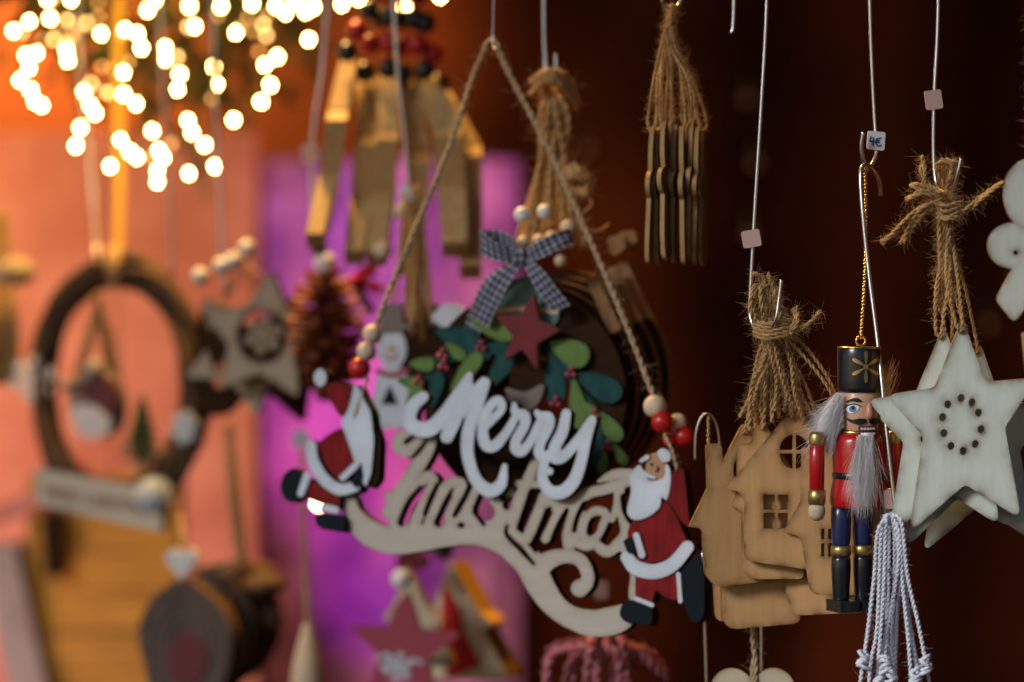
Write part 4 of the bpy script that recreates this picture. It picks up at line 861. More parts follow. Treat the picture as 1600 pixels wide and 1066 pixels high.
# ------------------------------------------------------------------ thin edge-on figures
fig = U(ell(0, 28, 10, 28), ell(-2, 62, 20, 15), ell(6, 60, 12, 18), poly([(-9, 62), (9, 60), (13, 118), (15, 136), (5, 145), (-9, 141), (-12, 116)], 9))
def scaled(f, s):
    def g(X, Y): return f(X / s, Y / s) * s
    g.bb = tuple(v * s for v in f.bb); return g
sf = K * 1.2
FIG_L = ['leftmost', 'second from the left', 'third from the left', 'fourth from the left', 'fifth from the left', 'sixth from the left', 'seventh from the left', 'eighth from the left', 'second from the right', 'rightmost']
RG = at(1049, 8, 1.2)
for k in range(10):
    x = 1024 + k * 8.8 + ru(-1, 1); y = 192 + 7 * math.sin(k * 1.7) + (6 if k % 3 == 0 else 0); Y = 1.198 + .006 * math.sin(k * 2.3)
    P = at(x, y, Y); b = Local(P, yaw=-72 + ru(-8, 8), pitch=ru(-2, 2), roll=(4.5 - k) * -.9 + ru(-1, 1))
    t = thing('thin_figure', P, FIG_L[k] + ' of ten thin wooden figures hanging edge-on in a row', 'figure ornament', 'thin wooden figures on one hook')
    plate('figure_body', b, scaled(fig, sf * 1.5), .0022, [M['figure_face'], M['figure_edge']], t, sf * 2.6, burn_w=.002)
    m = b.p(0, 6 * sf * 1.5, -.0015)
    for s in ((-1, 1) if k % 3 == 0 else (1,) if k % 2 else (-1,)):
        jute('hanging_string', [m, m + Vector((s * .002, -.001 * s, .006)), at(1026 + k * 6.4 + s * 5 + ru(-5, 5), 120 + ru(-10, 10), Y + s * .004), at(1040 + k * 1.6 + s * 4 + ru(-4, 4), 60 + ru(-8, 8), 1.2 + s * .003), RG + Vector((ru(-.002, .002), ru(-.002, .002), 0))], .0008, t, M['jute'], 3.0)
t = thing('wire_hook', RG, 'small steel ring at the top edge holding the thin wooden figures', 'hook')
mb = MB(); tube(mb, [at(1049 + 15 * math.cos(a), -2 + 15 * math.sin(a), 1.2 + .003 * math.cos(a)) for a in np.linspace(0, 6.2832, 26)], .0009, 8, cap=False); mb.build('wire', M['steel'], t)

# ------------------------------------------------------------------ block sticks with bead strings
STK = [((546, 98), (528, 180), (496, 378), 28, 24), ((572, 130), (575, 218), (556, 404), 34, 26), ((604, 126), (607, 210), (590, 406), 30, 26), ((634, 132), (655, 244), (640, 420), 32, 30), ((664, 128), (700, 204), (712, 392), 40, 34), ((690, 150), (734, 236), (736, 426), 32, 30)]
SL = ['leftmost', 'second from the left', 'third from the left', 'fourth from the left', 'second from the right', 'rightmost']
for k, (a, b_, c, w1, w2) in enumerate(STK):
    Y = 1.48 + .012 * (k % 2); s = K * Y
    t = thing('block_stick', at(a[0], a[1], Y), SL[k] + ' of six yellow pine block sticks hanging under red and black beads', 'stick ornament', 'pine block sticks on one hook')
    A, Bm, Cc = at(*a, Y + .034), at(*b_, Y), at(*c, Y)
    def prism(name, p, q, w0, w1_, d, m, par):
        mb = MB(); ax = (q - p).normalized(); sd1 = Vector((1, 0, 0)); nn = ax.cross(sd1).normalized()
        if nn.y > 0: nn = -nn
        vs = []
        for pt, wv in ((p, w0), (q, w1_)):
            for sx, sy in ((-1, -1), (1, -1), (1, 1), (-1, 1)): vs.append(pt + sd1 * (sx * wv * s * .5) + nn * (-sy * d * .5))
        mb.add(vs, [(3, 2, 1, 0), (4, 5, 6, 7), (0, 1, 5, 4), (1, 2, 6, 5), (2, 3, 7, 6), (3, 0, 4, 7)]); return mb.build(name, m, par, smooth=False)
    prism('upper_block', A, Bm + Vector((0, .006, .001)), w1 * .95, w1 * 1.12, .010, M['yellow_wood'], t)
    mid = Bm.lerp(Cc, .5) + Vector((0, .016, 0))
    prism('middle_block', Bm + Vector((0, -.004, 0)), mid, w1 * 1.14, w1 * 1.12, .018, M['yellow_wood'], t)
    prism('lower_block', mid + Vector((0, -.003, 0)), Cc + Vector((0, -.016, 0)), w1 * 1.08, w2 * 1.12, .014, M['yellow_wood'], t)
    top = at(622 + (k - 2.5) * 7, -50, Y + .02)
    for j in range(4):
        q = .08 + j * .235; p = A.lerp(top, q) + Vector((ru(-.002, .002), 0, 0)); p.y = Y + .02 + ru(-.006, .006)
        mb = MB(); ball(mb, p, 17 * s, 16, 11); mb.build('bead', M['bead_black'] if j % 2 == 0 else M['bead_red'], t)
    mb = MB(); tube(mb, [A, A.lerp(top, .5), top], .0008, 6); mb.build('string', M['jute'], t)
for x, y in ((598, 392), (630, 330)):
    mb = MB(); ball(mb, at(x, y, 1.46), .0058, 16, 11); tag(mb.build('wooden_bead', M['bead_wood']), 'pale bead hanging in front of the pine sticks, ' + ('lower one near their bottoms' if y > 350 else 'upper one beside the sign cord'), 'bead')

# ------------------------------------------------------------------ twig wreath and what hangs on it
WX, WY, WD = 182, 600, 1.84
def wp(a, rr, out=0.0):
    """Point on the wreath: angle a, radius factor rr, distance out towards the viewer."""
    x = 138 * rr * math.sin(a); y = -182 * rr * math.cos(a)
    return at(WX + x, WY + y, WD) + Vector((0, -x * K * WD * .75 - out, 0))
t = thing('twig_wreath', wp(0, 1), 'dark twig wreath hanging at the left with small ornaments fixed to it', 'wreath')
for k in range(40):
    a0 = ru(0, 6.28); ph = ru(0, 6.28); rr = ru(.35, 1); tw = random.choice((-1, 1)) * ru(2, 4)
    P = [wp(a0 + q * 5.6, 1 + .17 * rr * math.cos(ph + tw * q * 3) + ru(-.012, .012), (.018 * rr) * math.sin(ph + tw * q * 3)) for q in np.linspace(0, 1, 44)]
    mb = MB(); tube(mb, P, [.0034 * (1 - .5 * i / 43) for i in range(44)], 6); mb.build('twig', M['twig'], t)
for k in range(5):
    mb = MB(); P = [wp(-.05 + .03 * k, 1 + .17 * math.cos(a), .02 * math.sin(a)) for a in np.linspace(0, 6.28, 18)]; twist(mb, P, .0022); mb.build('binding', M['jute'], t)
FB = Board(50, 592, 1.88, 20)
o = plate('snowflake', FB, flake(50, 592, 33, 7), .003, M['bead_white'], None, 3.0); tag(o, 'grey white snowflake on the left side of the twig wreath', 'snowflake')
FB = Board(286, 668, 1.74, 30)
o = plate('snowflake', FB, flake(286, 668, 24, 6, .8), .003, M['white_paint'], None, 3.0); tag(o, 'small white snowflake on the right side of the twig wreath', 'snowflake')
mb = MB(); c = at(240, 774, 1.72); ball(mb, c, .0115, 20, 14)
for _ in range(500):
    d = Vector((ru(-1, 1), ru(-1, 1), ru(-1, 1))).normalized(); tube(mb, [c + d * .010, c + d * ru(.0125, .0145)], .0004, 3, cap=False)
tag(mb.build('pompom', M['white_paint']), 'round bluish white pompom at the right end of the grey plaque', 'pompom')
PB = Board(160, 782, 1.765, 34)
t = thing('greeting_plaque', PB.p(160, 782), 'grey wooden plaque with faded red greeting across the bottom of the twig wreath', 'plaque')
pl = plate('plaque_board', PB, poly([(54, 731), (258, 768), (252, 832), (58, 788)], 4), .006, [M['plaque'], M['brown_wood']], t, 3.0)
cu = bpy.data.curves.new('greeting', 'FONT'); cu.body = 'MERRY CHRISTMAS'; cu.size = 1.0; cu.align_x = 'CENTER'; cu.align_y = 'CENTER'; cu.resolution_u = 2
to = bpy.data.objects.new('greeting', cu); COL.objects.link(to); bpy.context.view_layer.update()
me = to.to_mesh(); mb = MB(); mb.add([PB.p(152 + v.co.x * 19, 783 + v.co.x * 19 * .185 - v.co.y * 30, .0006) for v in me.vertices], [tuple(p.vertices) for p in me.polygons])
to.to_mesh_clear(); bpy.data.objects.remove(to); mb.build('lettering', M['text_red'], pl, smooth=False)
# jute loop with the little bearded gnome
t = thing('gnome_ornament', at(142, 690, 1.83), 'small bearded gnome ornament in a maroon cap hanging in the middle of the wreath', 'gnome ornament')
for xa, xb in ((152, 118), (156, 128), (152, 178), (158, 186), (150, 168)):
    jute('hanging_string', [at(152, 462, 1.80), at((152 + xa) / 2, 475, 1.82), at((xa + xb) / 2, 530, 1.825), at(xb, 600, 1.83), at(xb * .6 + 58, 660, 1.83)], .0022, t, M['jute'], .5)
GB = Board(142, 630, 1.82, 25)
g0 = plate('gnome_body', GB, blob([(108, 640), (112, 600), (140, 580), (172, 590), (184, 630), (178, 668), (150, 684), (120, 672)]), .012, M['grey_felt'], t, 3.5)
plate('cap', GB, blob([(128, 612), (150, 588), (176, 592), (188, 622), (178, 650), (160, 636)]), .006, M['maroon'], t, 3.0, off=.006)
plate('beard', GB, blob([(122, 640), (150, 634), (172, 650), (176, 674), (150, 686), (126, 672)]), .006, M['fur'], t, 3.0, off=.007)
mb = MB(); ball(mb, GB.p(153, 574, .004), .0065, 14, 10); mb.build('pompom', M['plaque'], t)
mb = MB(); ball(mb, GB.p(114, 602, .008), .005, 14, 10); mb.build('tassel_ball', M['post'], t)
# mini tree
t = thing('mini_tree', at(222, 735, 1.80), 'tiny green bottle brush tree standing on the wreath plaque', 'mini tree')
mb = MB(); c0 = at(222, 732, 1.80); c1 = at(222, 616, 1.80); H = (c1 - c0).z
for k in range(900):
    q = rnd() ** .7; h = q * .9 + .08; R = .019 * (1 - h) * (.8 + .3 * math.sin(h * 42)) + .002; a = ru(0, 6.28); p = c0 + Vector((0, 0, H * h)); tube(mb, [p, p + Vector((R * math.cos(a), R * math.sin(a), -.002 + ru(-.001, .001)))], .0004, 3, cap=False)
mb.build('bristles', M['tree_green'], t, kind='stuff'); mb = MB(); tube(mb, [c0, c1], .001, 6); mb.build('trunk', M['brown_wood'], t)
mb = MB(); lathe(mb, [(.006, 0), (.0065, .001), (.0055, .005), (.002, .006)], lambda x, y, h: c0 + Vector((x, y, h - .002)), 14); mb.build('base', M['yellow_wood'], t)
# hangers of the wreath
def hang(pts, label, r=.0011): return wire('wire_hook', pts, label, r)
hang([(118, -230, 1.86), (122, 60, 1.86), (140, 240, 1.86), (150, 380, 1.84), (154, 412, 1.82)], 'blurred wire on the left running down to the top of the twig wreath')
hang([(244, -230, 1.72), (252, 80, 1.72), (262, 240, 1.72), (270, 440, 1.72)], 'blurred wire ending right of the twig wreath top')
hang([(330, -230, 1.66), (334, 60, 1.66), (340, 240, 1.66), (352, 470, 1.65)], 'blurred wire running down to the beige snowflake stars')
hang([(520, -230, 1.55), (508, 60, 1.55), (488, 230, 1.55), (490, 400, 1.55)], 'blurred wire at the top centre left of the pine sticks')
hang([(610, -230, 1.42), (618, 60, 1.42), (632, 210, 1.42), (640, 300, 1.42)], 'blurred wire passing in front of the pine sticks')
o = None
for (x, y, Y, wv, hv, lab) in ((484, 240, 1.548, 26, 30, 'a'), (634, 302, 1.418, 18, 26, 'b'), (470, 686, 1.6, 26, 28, 'c'), (939, 922, 1.42, 22, 28, 'd')):
    b = Local(at(x, y, Y), yaw=ru(-15, 15), roll=ru(-8, 8)); s = K * Y
    o = plate('price_tag', b, poly([(-wv * s / 2, -hv * s / 2), (wv * s / 2, -hv * s / 2), (wv * s / 2, hv * s / 2), (-wv * s / 2, hv * s / 2)], 5 * s), .0006, M['tag'] if lab in 'bc' else M['tag_pink'], None, s * 2, burn_w=.01)
    tag(o, {'a': 'pale price tag on the blurred wire left of the pine sticks', 'b': 'bluish price tag in front of the pine sticks', 'c': 'bluish price tag beside the left red figure', 'd': 'pink price tag seen through the swirl of the lettered sign'}[lab], 'price tag')
mb = MB(); P = cvec([at(188, -40, 1.9), at(184, 100, 1.9), at(186, 260, 1.9), at(184, 405, 1.88)], 6); vs = []
for p in P: vs += [p + Vector((-.0042, 0, 0)), p + Vector((.0042, .001, 0)), p + Vector((.0042, .0016, 0)), p + Vector((-.0042, .0006, 0))]
fs = []
for i in range(len(P) - 1):
    for k in range(4): fs.append((i * 4 + k, i * 4 + (k + 1) % 4, (i + 1) * 4 + (k + 1) % 4, (i + 1) * 4 + k))
mb.add(vs, fs); tag(mb.build('yellow_ribbon', M['ribbon_gold']), 'flat yellow ribbon hanging straight down to the twig wreath', 'ribbon')
# left edge ornament
t = thing('jute_bunch', at(10, 360, 1.95), 'yellow lit jute bunch with grey knot cut off by the left edge', 'jute bunch')
for k in range(9): jute('strand', [at(-8 + k * 2, 330, 1.95), at(-14 + k * 4 + ru(-3, 3), 420, 1.95), at(-24 + k * 6 + ru(-3, 3), 520, 1.95 + ru(-.01, .01)), at(-30 + k * 6.5, 600, 1.95)], .0026, t, M['jute'], .3)
mb = MB(); ball(mb, at(24, 424, 1.92), .013, 14, 10, sq=(1.3, 1, .9)); mb.build('knot', M['jute_pale'], t)

# ------------------------------------------------------------------ beige snowflake stars
for k, (dx, dy, Y, rot, lab) in enumerate(((0, 0, 1.60, .1, 'front beige star with a snowflake cut into its round opening'), (-26, 16, 1.625, .5, 'middle beige star behind the snowflake star, turned'), (22, 34, 1.65, .25, 'rear star of the bunch with painted shade on its face, low at the right'))):
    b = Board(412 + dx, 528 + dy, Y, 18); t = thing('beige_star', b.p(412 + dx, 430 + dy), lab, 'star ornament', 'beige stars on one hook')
    plate('star_body', b, S(poly(starpts(412 + dx, 528 + dy, 108, 56, 5, rot), 8), ell(410 + dx, 524 + dy, (40, 60, 1)[k], (44, 60, 1)[k])), .006, [M['brown_wood'] if k == 2 else M['star_beige'], M['brown_wood']], t, 3.5)  # rearmost face painted dark for the shade behind the opening
    if k == 0: plate('snowflake', b, flake(410 + dx, 524 + dy, 27, 8), .004, [M['star_beige'], M['brown_wood']], t, 3.0, off=-.001)
    mb = MB(); tube(mb, [b.p(412 + dx, 436 + dy), at(380 - dx, 405, 1.62), at(352, 465, 1.65)], .0009, 6); mb.build('string', M['jute'], t)
for x, y, lab in ((313, 432, 'leftmost white bead above the beige stars'), (346, 416, 'second white bead from the left above the beige stars'), (364, 408, 'third white bead from the left above the beige stars'), (386, 388, 'highest white bead above the beige stars')):
    mb = MB(); ball(mb, at(x, y, 1.62), .0058, 16, 11); tag(mb.build('white_bead', M['bead_white']), lab, 'bead', 'white beads over the beige stars')
b = Board(335, 560, 1.72, 25)
o = plate('dark_ornament', b, S(blob([(318, 470), (345, 490), (372, 560), (366, 630), (330, 650), (300, 610), (306, 530)]), ell(338, 588, 14, 20)), .008, [M['brown_wood'], M['sign_edge']], None, 3.5)
tag(o, 'dark wooden ornament with a hole between the twig wreath and the beige stars', 'ornament')

# ------------------------------------------------------------------ pine cone ornament with a red bow
t = thing('pine_cone', at(512, 430, 1.56), 'glossy red brown pine cone ornament hanging left of the sign cord', 'pine cone')
c0 = at(515, 625, 1.56); c1 = at(508, 428, 1.56); s = K * 1.56; N_ = 84
for k in range(N_):
    q = (k + .5) / N_; h = q; R = 82 * s * math.sin(math.pi * min(1, .12 + .86 * (1 - h) ** .8)) ** .8 * (1 - .45 * h) + 3 * s; a = k * 2.39996
    p = c0.lerp(c1, h); d = Vector((math.cos(a), math.sin(a), 0)); up = Vector((0, 0, 1)); mb = MB()
    L = R; wv = 21 * s * (1 - .4 * h); tip = p + d * L + up * (-.001 + .006 * h); sdv = Vector((-d.y, d.x, 0))
    vs = [p + up * .001, p + d * L * .6 + sdv * wv * .75 + up * .001, tip + sdv * wv * .55, tip + up * .002, tip - sdv * wv * .55, p + d * L * .6 - sdv * wv * .75 + up * .001, p - up * .002, tip - up * .0025]
    mb.add(vs, [(0, 1, 2, 3), (0, 3, 4, 5), (6, 7, 2, 1), (6, 5, 4, 7), (2, 7, 3), (3, 7, 4), (0, 6, 1), (0, 5, 6)]); mb.build('scale', M['cone'], t, smooth=False)
mb = MB(); tube(mb, [c0, c1], 8 * s, 8); mb.build('core', M['brown_wood'], t)
RB = Board(560, 440, 1.54, 10)
o = thing('red_bow', RB.p(556, 445), 'small red bow tied at the top right of the pine cone', 'bow')
plate('bow_loop', RB, leaf(566, 428, 22, 12, -30), .008, M['bright_red'], o, 3.0); plate('bow_loop', RB, leaf(576, 446, 22, 11, 20), .008, M['bright_red'], o, 3.0, off=.001); plate('bow_tail', RB, stroke([(556, 442), (566, 465), (578, 486)], 13), .004, M['maroon'], o, 3.0)
mb = MB(); ball(mb, RB.p(556, 440, .004), .004, 12, 8); mb.build('knot', M['bright_red'], o)
for x, y, m, lab in ((500, 388, 'brown_wood', 'small dark bead on the wire above the pine cone'), (508, 412, 'bead_white', 'white bead just above the pine cone')):
    mb = MB(); ball(mb, at(x, y, 1.555), .0075 if m == 'bead_white' else .005, 16, 11); tag(mb.build('bead', M[m]), lab, 'bead')

# ------------------------------------------------------------------ snowman plaque
NB = Board(612, 580, 1.40, 14)
t = thing('snowman_ornament', NB.p(612, 470), 'flat white snowman ornament with dark hat and red scarf behind the sign cord', 'snowman ornament')
plate('body', NB, U(ell(612, 545, 23, 32), poly([(590, 576), (634, 574), (644, 640), (636, 668), (584, 672), (580, 640)], 10)), .005, [M['white_paint'], M['sign_edge']], t, 2.5)
plate('hat', NB, U(poly([(596, 478), (628, 474), (632, 512), (596, 516)], 3), stroke([(584, 516), (642, 510)], 9)), .004, [M['acorn_grey'], M['sign_edge']], t, 2.5, off=.002)
plate('scarf', NB, stroke([(590, 580), (612, 586), (636, 578)], 8), .002, M['rose_red'], t, 2.5, off=.0012)
plate('mouth', NB, stroke([(602, 556), (612, 562), (622, 554)], 3), .001, M['berry_paint'], t, 1.6, off=.0006)
plate('nose', NB, poly([(608, 540), (622, 545), (608, 550)], 1), .002, M['plank'], t, 1.6, off=.001)
plate('tree_print', NB, poly([(609, 602), (622, 632), (596, 632)], 1), .001, M['boot_paint'], t, 2.0, off=.0006)
jute('hanging_string', [NB.p(612, 478), at(622, 420, 1.40), at(634, 300, 1.41)], .0012, t, M['jute'], .6)
b = Board(703, 500, 1.38, 12); o = plate('snow_cap_ornament', b, blob([(676, 500), (684, 482), (702, 474), (722, 482), (732, 504), (704, 516)]), .008, M['white_paint'], None, 2.5); tag(o, 'rounded white ornament peeking out left of the gingham bow', 'ornament')
t = thing('jute_bunch', at(655, 440, 1.42), 'frayed jute ends hanging behind the sign cord above the green leaves', 'jute bunch')
for k in range(9): jute('strand', [at(640 + ru(-6, 14), 300 + ru(-10, 10), 1.42), at(640 + k * 3 + ru(-6, 6), 400, 1.42 + ru(-.01, .01)), at(634 + k * 5 + ru(-4, 4), 500 + ru(-20, 60), 1.42 + ru(-.01, .01))], .0016, t, M['jute'], .8)
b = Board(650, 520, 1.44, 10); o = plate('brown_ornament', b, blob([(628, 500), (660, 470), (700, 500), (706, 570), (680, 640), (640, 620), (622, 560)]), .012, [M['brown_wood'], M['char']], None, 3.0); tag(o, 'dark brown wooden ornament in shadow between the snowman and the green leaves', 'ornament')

# ------------------------------------------------------------------ bottom centre
TB = Board(715, 960, 1.58, 26)
def treesd(cx, top, k=1.0): return poly([(cx, top), (cx + 46 * k, top + 86 * k), (cx + 70 * k, top + 104 * k), (cx + 50 * k, top + 112 * k), (cx + 84 * k, top + 172 * k), (cx + 92 * k, top + 192 * k), (cx - 40 * k, top + 192 * k), (cx - 28 * k, top + 112 * k), (cx - 48 * k, top + 100 * k), (cx - 26 * k, top + 70 * k)], 6)
t = thing('tree_ornament', TB.p(700, 872), 'thick wooden tree ornament with red front and pale rim at the bottom centre', 'tree ornament')
plate('tree_body', TB, treesd(704, 874, .98), .022, [M['cream'], M['plank']], t, 3.0)
plate('tree_front', TB, poly([(694, 912), (718, 948), (726, 990), (752, 1040), (700, 1060), (690, 990)], 4), .003, [M['bright_red'], M['maroon']], t, 3.0, off=.002)
mb = MB(); ball(mb, at(692, 858, 1.57), .007, 16, 10); tag(mb.build('black_bead', M['bead_black']), 'black bead hanging over the thick wooden tree', 'bead')
TB = Board(628, 980, 1.54, 8)
t = thing('tree_ornament', TB.p(632, 880), 'pale wooden tree ornament behind the rosy star at the bottom', 'tree ornament')
plate('tree_body', TB, treesd(636, 884, .82), .012, [M['cream'], M['plank']], t, 3.0)
plate('tree_front', TB, poly([(632, 928), (650, 952), (600, 1000), (616, 950)], 3), .003, M['rose_red'], t, 3.0, off=.002)
mb = MB(); ball(mb, at(627, 905, 1.52), .0065, 14, 10); mb.build('bead', M['bead_white'], t)
b = Board(640, 876, 1.55, 5); o = plate('maroon_ornament', b, blob([(620, 870), (640, 862), (664, 868), (666, 886), (644, 892), (622, 888)]), .012, M['maroon'], None, 3.0); tag(o, 'maroon wooden block half hidden under the sign, over the pale tree', 'ornament')
b = Board(640, 1010, 1.50, 6); t = thing('star_ornament', b.p(632, 925), 'rosy red star with white print at the bottom edge', 'star ornament')
plate('star_body', b, poly(starpts(632, 1014, 92, 40, 5, .06), 6), .006, [M['rose_red'], M['maroon']], t, 2.5)
plate('print', b, U(flake(622, 1042, 22, 5), stroke([(588, 1030), (604, 1022), (612, 1032), (596, 1042)], 6), stroke([(644, 1030), (660, 1036)], 5)), .001, M['white_paint'], t, 1.8, off=.0006)
# yarn tassel
t = thing('yarn_tassel', at(950, 985, 1.36), 'red and white yarn tassel spreading out below the lettered sign', 'tassel')
for k in range(15):
    q = (k % 8) / 7; x = 862 + 172 * q + ru(-14, 14); Yt = 1.34 + (.03 if k > 7 else 0) + ru(-.012, .012); top = at(922 + 50 * q + ru(-8, 8), 982 + ru(-4, 10), 1.36 + ru(-.008, .008))
    right = x > 985; low = at(x + (x - 945) * ru(.02, .2) + (16 if right else 0), 1036 + ru(0, 30) if right else ru(1090, 1130), Yt)
    mb = MB(); P = twist(mb, cvec([top, at(910 + 78 * q + ru(-16, 16), 1003 + ru(-6, 8), Yt), at(x - (8 if right else 0), 1030 + ru(-14, 16), Yt + ru(-.008, .008)), low], 6), .0030, turns_len=.013, plies=2, sides=6)
    fuzz(mb, P, .0028, 30, .006, .00008); nf = len(mb.f)
    mb.m = [(1 if i > nf * .42 and i < nf * .84 else 0) for i in range(nf)]; mb.build('strand', [M['yarn_red'], M['yarn_pale']], t)
mb = MB()
for a in range(3): twist(mb, [at(948 + 24 * math.cos(q), 984 + a * 5, 1.36 + .009 * math.sin(q)) for q in np.linspace(0, 6.28, 16)], .002, plies=3)
mb.build('binding', M['yarn_red'], t)
# spindle on a string
t = thing('wooden_spindle', at(481, 985, 1.58), 'pale turned wooden drop hanging on a jute string at the bottom', 'spindle ornament')
mb = MB(); s = K * 1.58; lathe(mb, [(3, 972), (8, 978), (11, 990), (17, 1010), (24, 1040), (27, 1070), (24, 1100), (10, 1112)], lambda x, y, h: at(481, h, 1.58) + Vector((x * s, y * s, 0)), 22); mb.build('drop', M['hand_wood'], t)
jute('hanging_string', [at(481, 978, 1.58), at(478, 900, 1.58), at(474, 800, 1.58), at(472, 700, 1.58)], .0021, t, M['jute'], .8)

# ------------------------------------------------------------------ wood slices, bark cluster
for k, (x, y, Y, lab) in enumerate(((290, 1012, 1.70, 'front grey wood slice with a red centre at the bottom left'), (322, 990, 1.73, 'middle wood slice, its dark bark rim showing right of the front slice'), (348, 975, 1.76, 'rear wood slice, darkest one beside the bark cluster'))):
    b = Board(x, y, Y, 22); t = thing('wood_slice', b.p(x, y - 100), lab, 'wood slice', 'wood slices on one string')
    plate('slice_body', b, blob([(x + 74 * math.sin(a_) * ru(.9, 1.06), y - 102 * math.cos(a_) * ru(.92, 1.05)) for a_ in np.linspace(0, 6.28, 15)[:-1]]), .014, [M['slice'], M['bark']], t, 4.0)
    for q in (.5, .68, .86): plate('growth_ring', b, S(ell(x, y, 74 * q, 102 * q), ell(x, y, 74 * q - 4, 102 * q - 4)), .001, M['slice_ring'], t, 3.5, off=.0006)
    plate('red_centre', b, ell(x + 4, y + 18, 32, 40), .003, M['maroon'], t, 3.0, off=.002)
    mb = MB(); tube(mb, [b.p(x, y - 96), at(284 + k * 6, 890, 1.70), at(282, 800, 1.70)], .001, 6); mb.build('string', M['jute'], t)
b = Board(282, 880, 1.68, 10); o = plate('heart_bead', b, U(ell(271, 872, 13), ell(294, 872, 13), poly([(259, 878), (306, 878), (282, 906)], 3)), .008, M['bead_white'], None, 2.5); tag(o, 'small white heart above the wood slices', 'bead')
t = thing('bark_cluster', at(390, 890, 1.74), 'dark bark pieces bundled on a jute string right of the wood slices', 'bark bundle')
for k in range(15):
    mb = MB(); c = at(352 + 76 * rnd(), 892 + 85 * rnd() ** 1.3, 1.74 + ru(-.025, .025)); r = ru(.007, .014); ball(mb, c, r, 9, 7, sq=(ru(.7, 1.4), ru(.7, 1.2), ru(.6, 1.2)))
    mb.v = [v + Vector((ru(-1, 1), ru(-1, 1), ru(-1, 1))) * r * .13 for v in mb.v]; mb.build('bark_piece', M['bark'], t)
for k in range(4): jute('hanging_string', [at(378 + k * 4, 905, 1.74), at(362 + k * 4 + ru(-4, 4), 790, 1.74 + ru(-.008, .008)), at(354 + k * 2, 660, 1.74)], .0022, t, M['jute'], .4)

# ------------------------------------------------------------------ wooden crate
CB = Board(180, 900, 2.35, 12)
t = thing('wooden_crate', CB.p(180, 1066), 'orange brown plank crate with grey post in the lower left background', 'crate')
for k in range(6):
    y = 745 + k * 62; plate('plank', CB, poly([(40, y), (278, y - 8), (276, y + 52), (42, y + 58)], 3), .02, [M['plank'], M['brown_wood']], t, 8.0, off=ru(-.002, .002))
plate('post', CB, poly([(-30, 850), (30, 848), (90, 1120), (30, 1120)], 2), .03, [M['post'], M['post']], t, 8.0, off=.012)
plate('rail', CB, poly([(-60, 812), (118, 744), (120, 768), (-60, 842)], 2), .03, [M['salmon'], M['post']], t, 8.0, off=.016)
plate('upright', CB, poly([(72, 800), (100, 800), (102, 900), (80, 900)], 2), .02, [M['brown_wood'], M['brown_wood']], t, 8.0, off=.016)

# ------------------------------------------------------------------ fir garland and fairy lights
t = thing('fir_garland', at(250, 100, 2.02), 'dark green fir garland at the upper left carrying the fairy lights', 'garland')
mb = MB(); SPR = []
for _ in range(200):
    x = ru(40, 480); y0 = -60; yb = 60 + 170 * math.exp(-((x - 270) / 130) ** 2) + ru(-50, 40)
    a = at(x, ru(y0, max(20, yb - 60)), 2.02 + ru(-.05, .08)); d = Vector((ru(-1, 1), ru(-.5, .5), ru(-1, .1))).normalized(); L = ru(.04, .08); SPR.append((a, d, L))
for a, d, L in SPR:
    q = d.orthogonal().normalized(); r2 = d.cross(q)
    tube(mb, [a, a + d * L], .0012, 4, 1)
    for k in range(46):
        f = rnd(); an = ru(0, 6.28); o_ = q * math.cos(an) + r2 * math.sin(an); p = a + d * L * f; e = p + (o_ * .8 + d * .7) * ru(.009, .015); n = d.cross(o_) * .0012
        mb.add([p - n, p + n, e], [(0, 1, 2)], 0)
mb.build('needles', [M['fir'], M['twig']], t, kind='stuff')
BULBS = [(44, 32), (80, 30), (74, 0), (110, 0), (157, 54), (196, 48), (214, 54), (220, 76), (232, 18), (246, 0), (296, 10), (303, 42), (368, 50), (392, 6), (345, 8), (432, 10), (445, 20), (42, 88), (56, 84), (44, 108), (30, 125), (46, 140), (54, 160), (66, 164), (102, 78), (104, 96), (194, 114), (192, 146), (258, 74), (258, 92), (282, 118), (276, 138), (333, 104), (339, 132), (433, 90), (413, 103), (424, 132), (410, 157), (366, 186), (130, 144), (140, 166), (124, 198), (120, 226), (212, 164), (238, 203), (190, 220), (204, 236), (214, 246), (174, 260), (294, 190), (300, 206), (320, 228), (248, 236), (256, 248), (247, 266), (247, 284), (296, 270), (334, 262), (482, 60), (490, 10), (478, 20), (535, 6), (560, -4), (688, -8), (462, 0), (630, 12), (148, 178), (20, 50)]
t = thing('fairy_lights', at(250, -30, 2.0), 'cascade of warm glowing fairy lights blurred at the upper left', 'fairy lights')
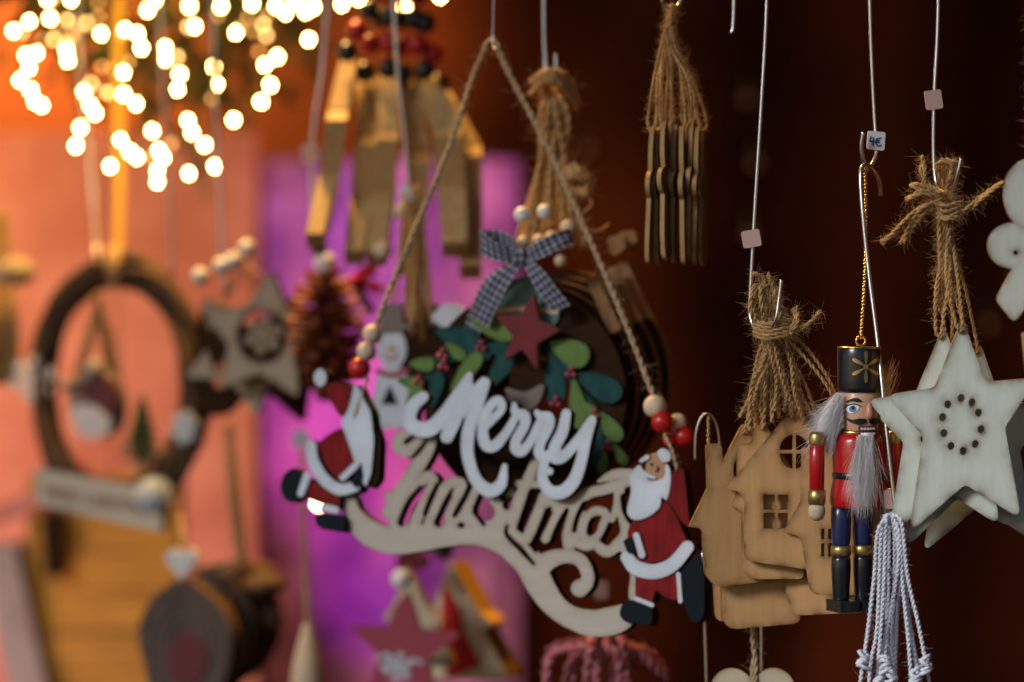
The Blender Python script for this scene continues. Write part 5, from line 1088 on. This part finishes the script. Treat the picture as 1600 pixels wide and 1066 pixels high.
for x, y in BULBS:
    Y = 1.84 + ru(-.04, .06); p = at(x + ru(-2, 2), y + ru(-2, 2), Y); mb = MB(); ball(mb, p, .0018, 8, 6, sq=(1, 1, 1.3)); o = mb.build('bulb', M['bulb'], t)
for _ in range(46):
    x = ru(10, 470); y = ru(-20, 60 + 190 * math.exp(-((x - 250) / 110) ** 2)); mb = MB(); ball(mb, at(x, y, 1.86 + ru(-.03, .1)), .0018, 8, 6, sq=(1, 1, 1.3)); mb.build('bulb', random.choice((M['bulb_dim'], M['bulb_dim'], M['bulb_mid'])), t)
mb = MB()
for k in range(14):
    x = 40 + k * 32; P = [at(x + ru(-10, 10), -60, 2.02)]
    for j in range(5): P.append(at(x + ru(-18, 18), -60 + (j + 1) * (30 + 32 * math.exp(-((x - 240) / 130) ** 2)), 2.0 + ru(-.04, .06)))
    tube(mb, cvec(P, 5), .0008, 5)
mb.build('cable', M['cable'], t)
bl = mat('lit lamp', (1, .8, .6), .3, emit=(1.0, .55, .25), estr=60.0)
mb = MB(); p = at(498, 787, 2.0); ball(mb, p, .0026, 12, 8); t = thing('fairy_lights', p, 'single glowing bulb seen between the boots of the left red figure', 'fairy light'); mb.build('bulb', bl, t)
mb = MB(); tube(mb, [p + Vector((0, 0, .003)), p + Vector((0, .002, .012))], .0018, 8); mb.build('socket', M['cable'], t)
dim = mat('dim lamp', (.10, .05, .03), .3, emit=(1.0, .33, .16), estr=0.07)
for x, y, lab in ((1180, 256, 'dim round amber bulb far behind the long wire hook'), (1168, 155, 'faint bulb high behind the long wire hook'), (1172, 366, 'faint bulb behind the pink price sticker'), (978, 452, 'dim bulb far behind the sign cord'), (1545, 508, 'faint bulb behind the top of the pale stars'), (1590, 440, 'faint bulb behind the white lobed ornament'), (918, 232, 'faint red bulb behind the jute bunch')):
    p = at(x, y, 3.1); mb = MB(); ball(mb, p, .006, 12, 8); t = thing('distant_bulb', p, lab, 'bulb', 'dim bulbs in the dark background'); mb.build('bulb', dim, t); mb = MB(); tube(mb, [p + Vector((0, 0, .006)), p + Vector((0, .0, .03))], .004, 8); mb.build('socket', M['cable'], t)
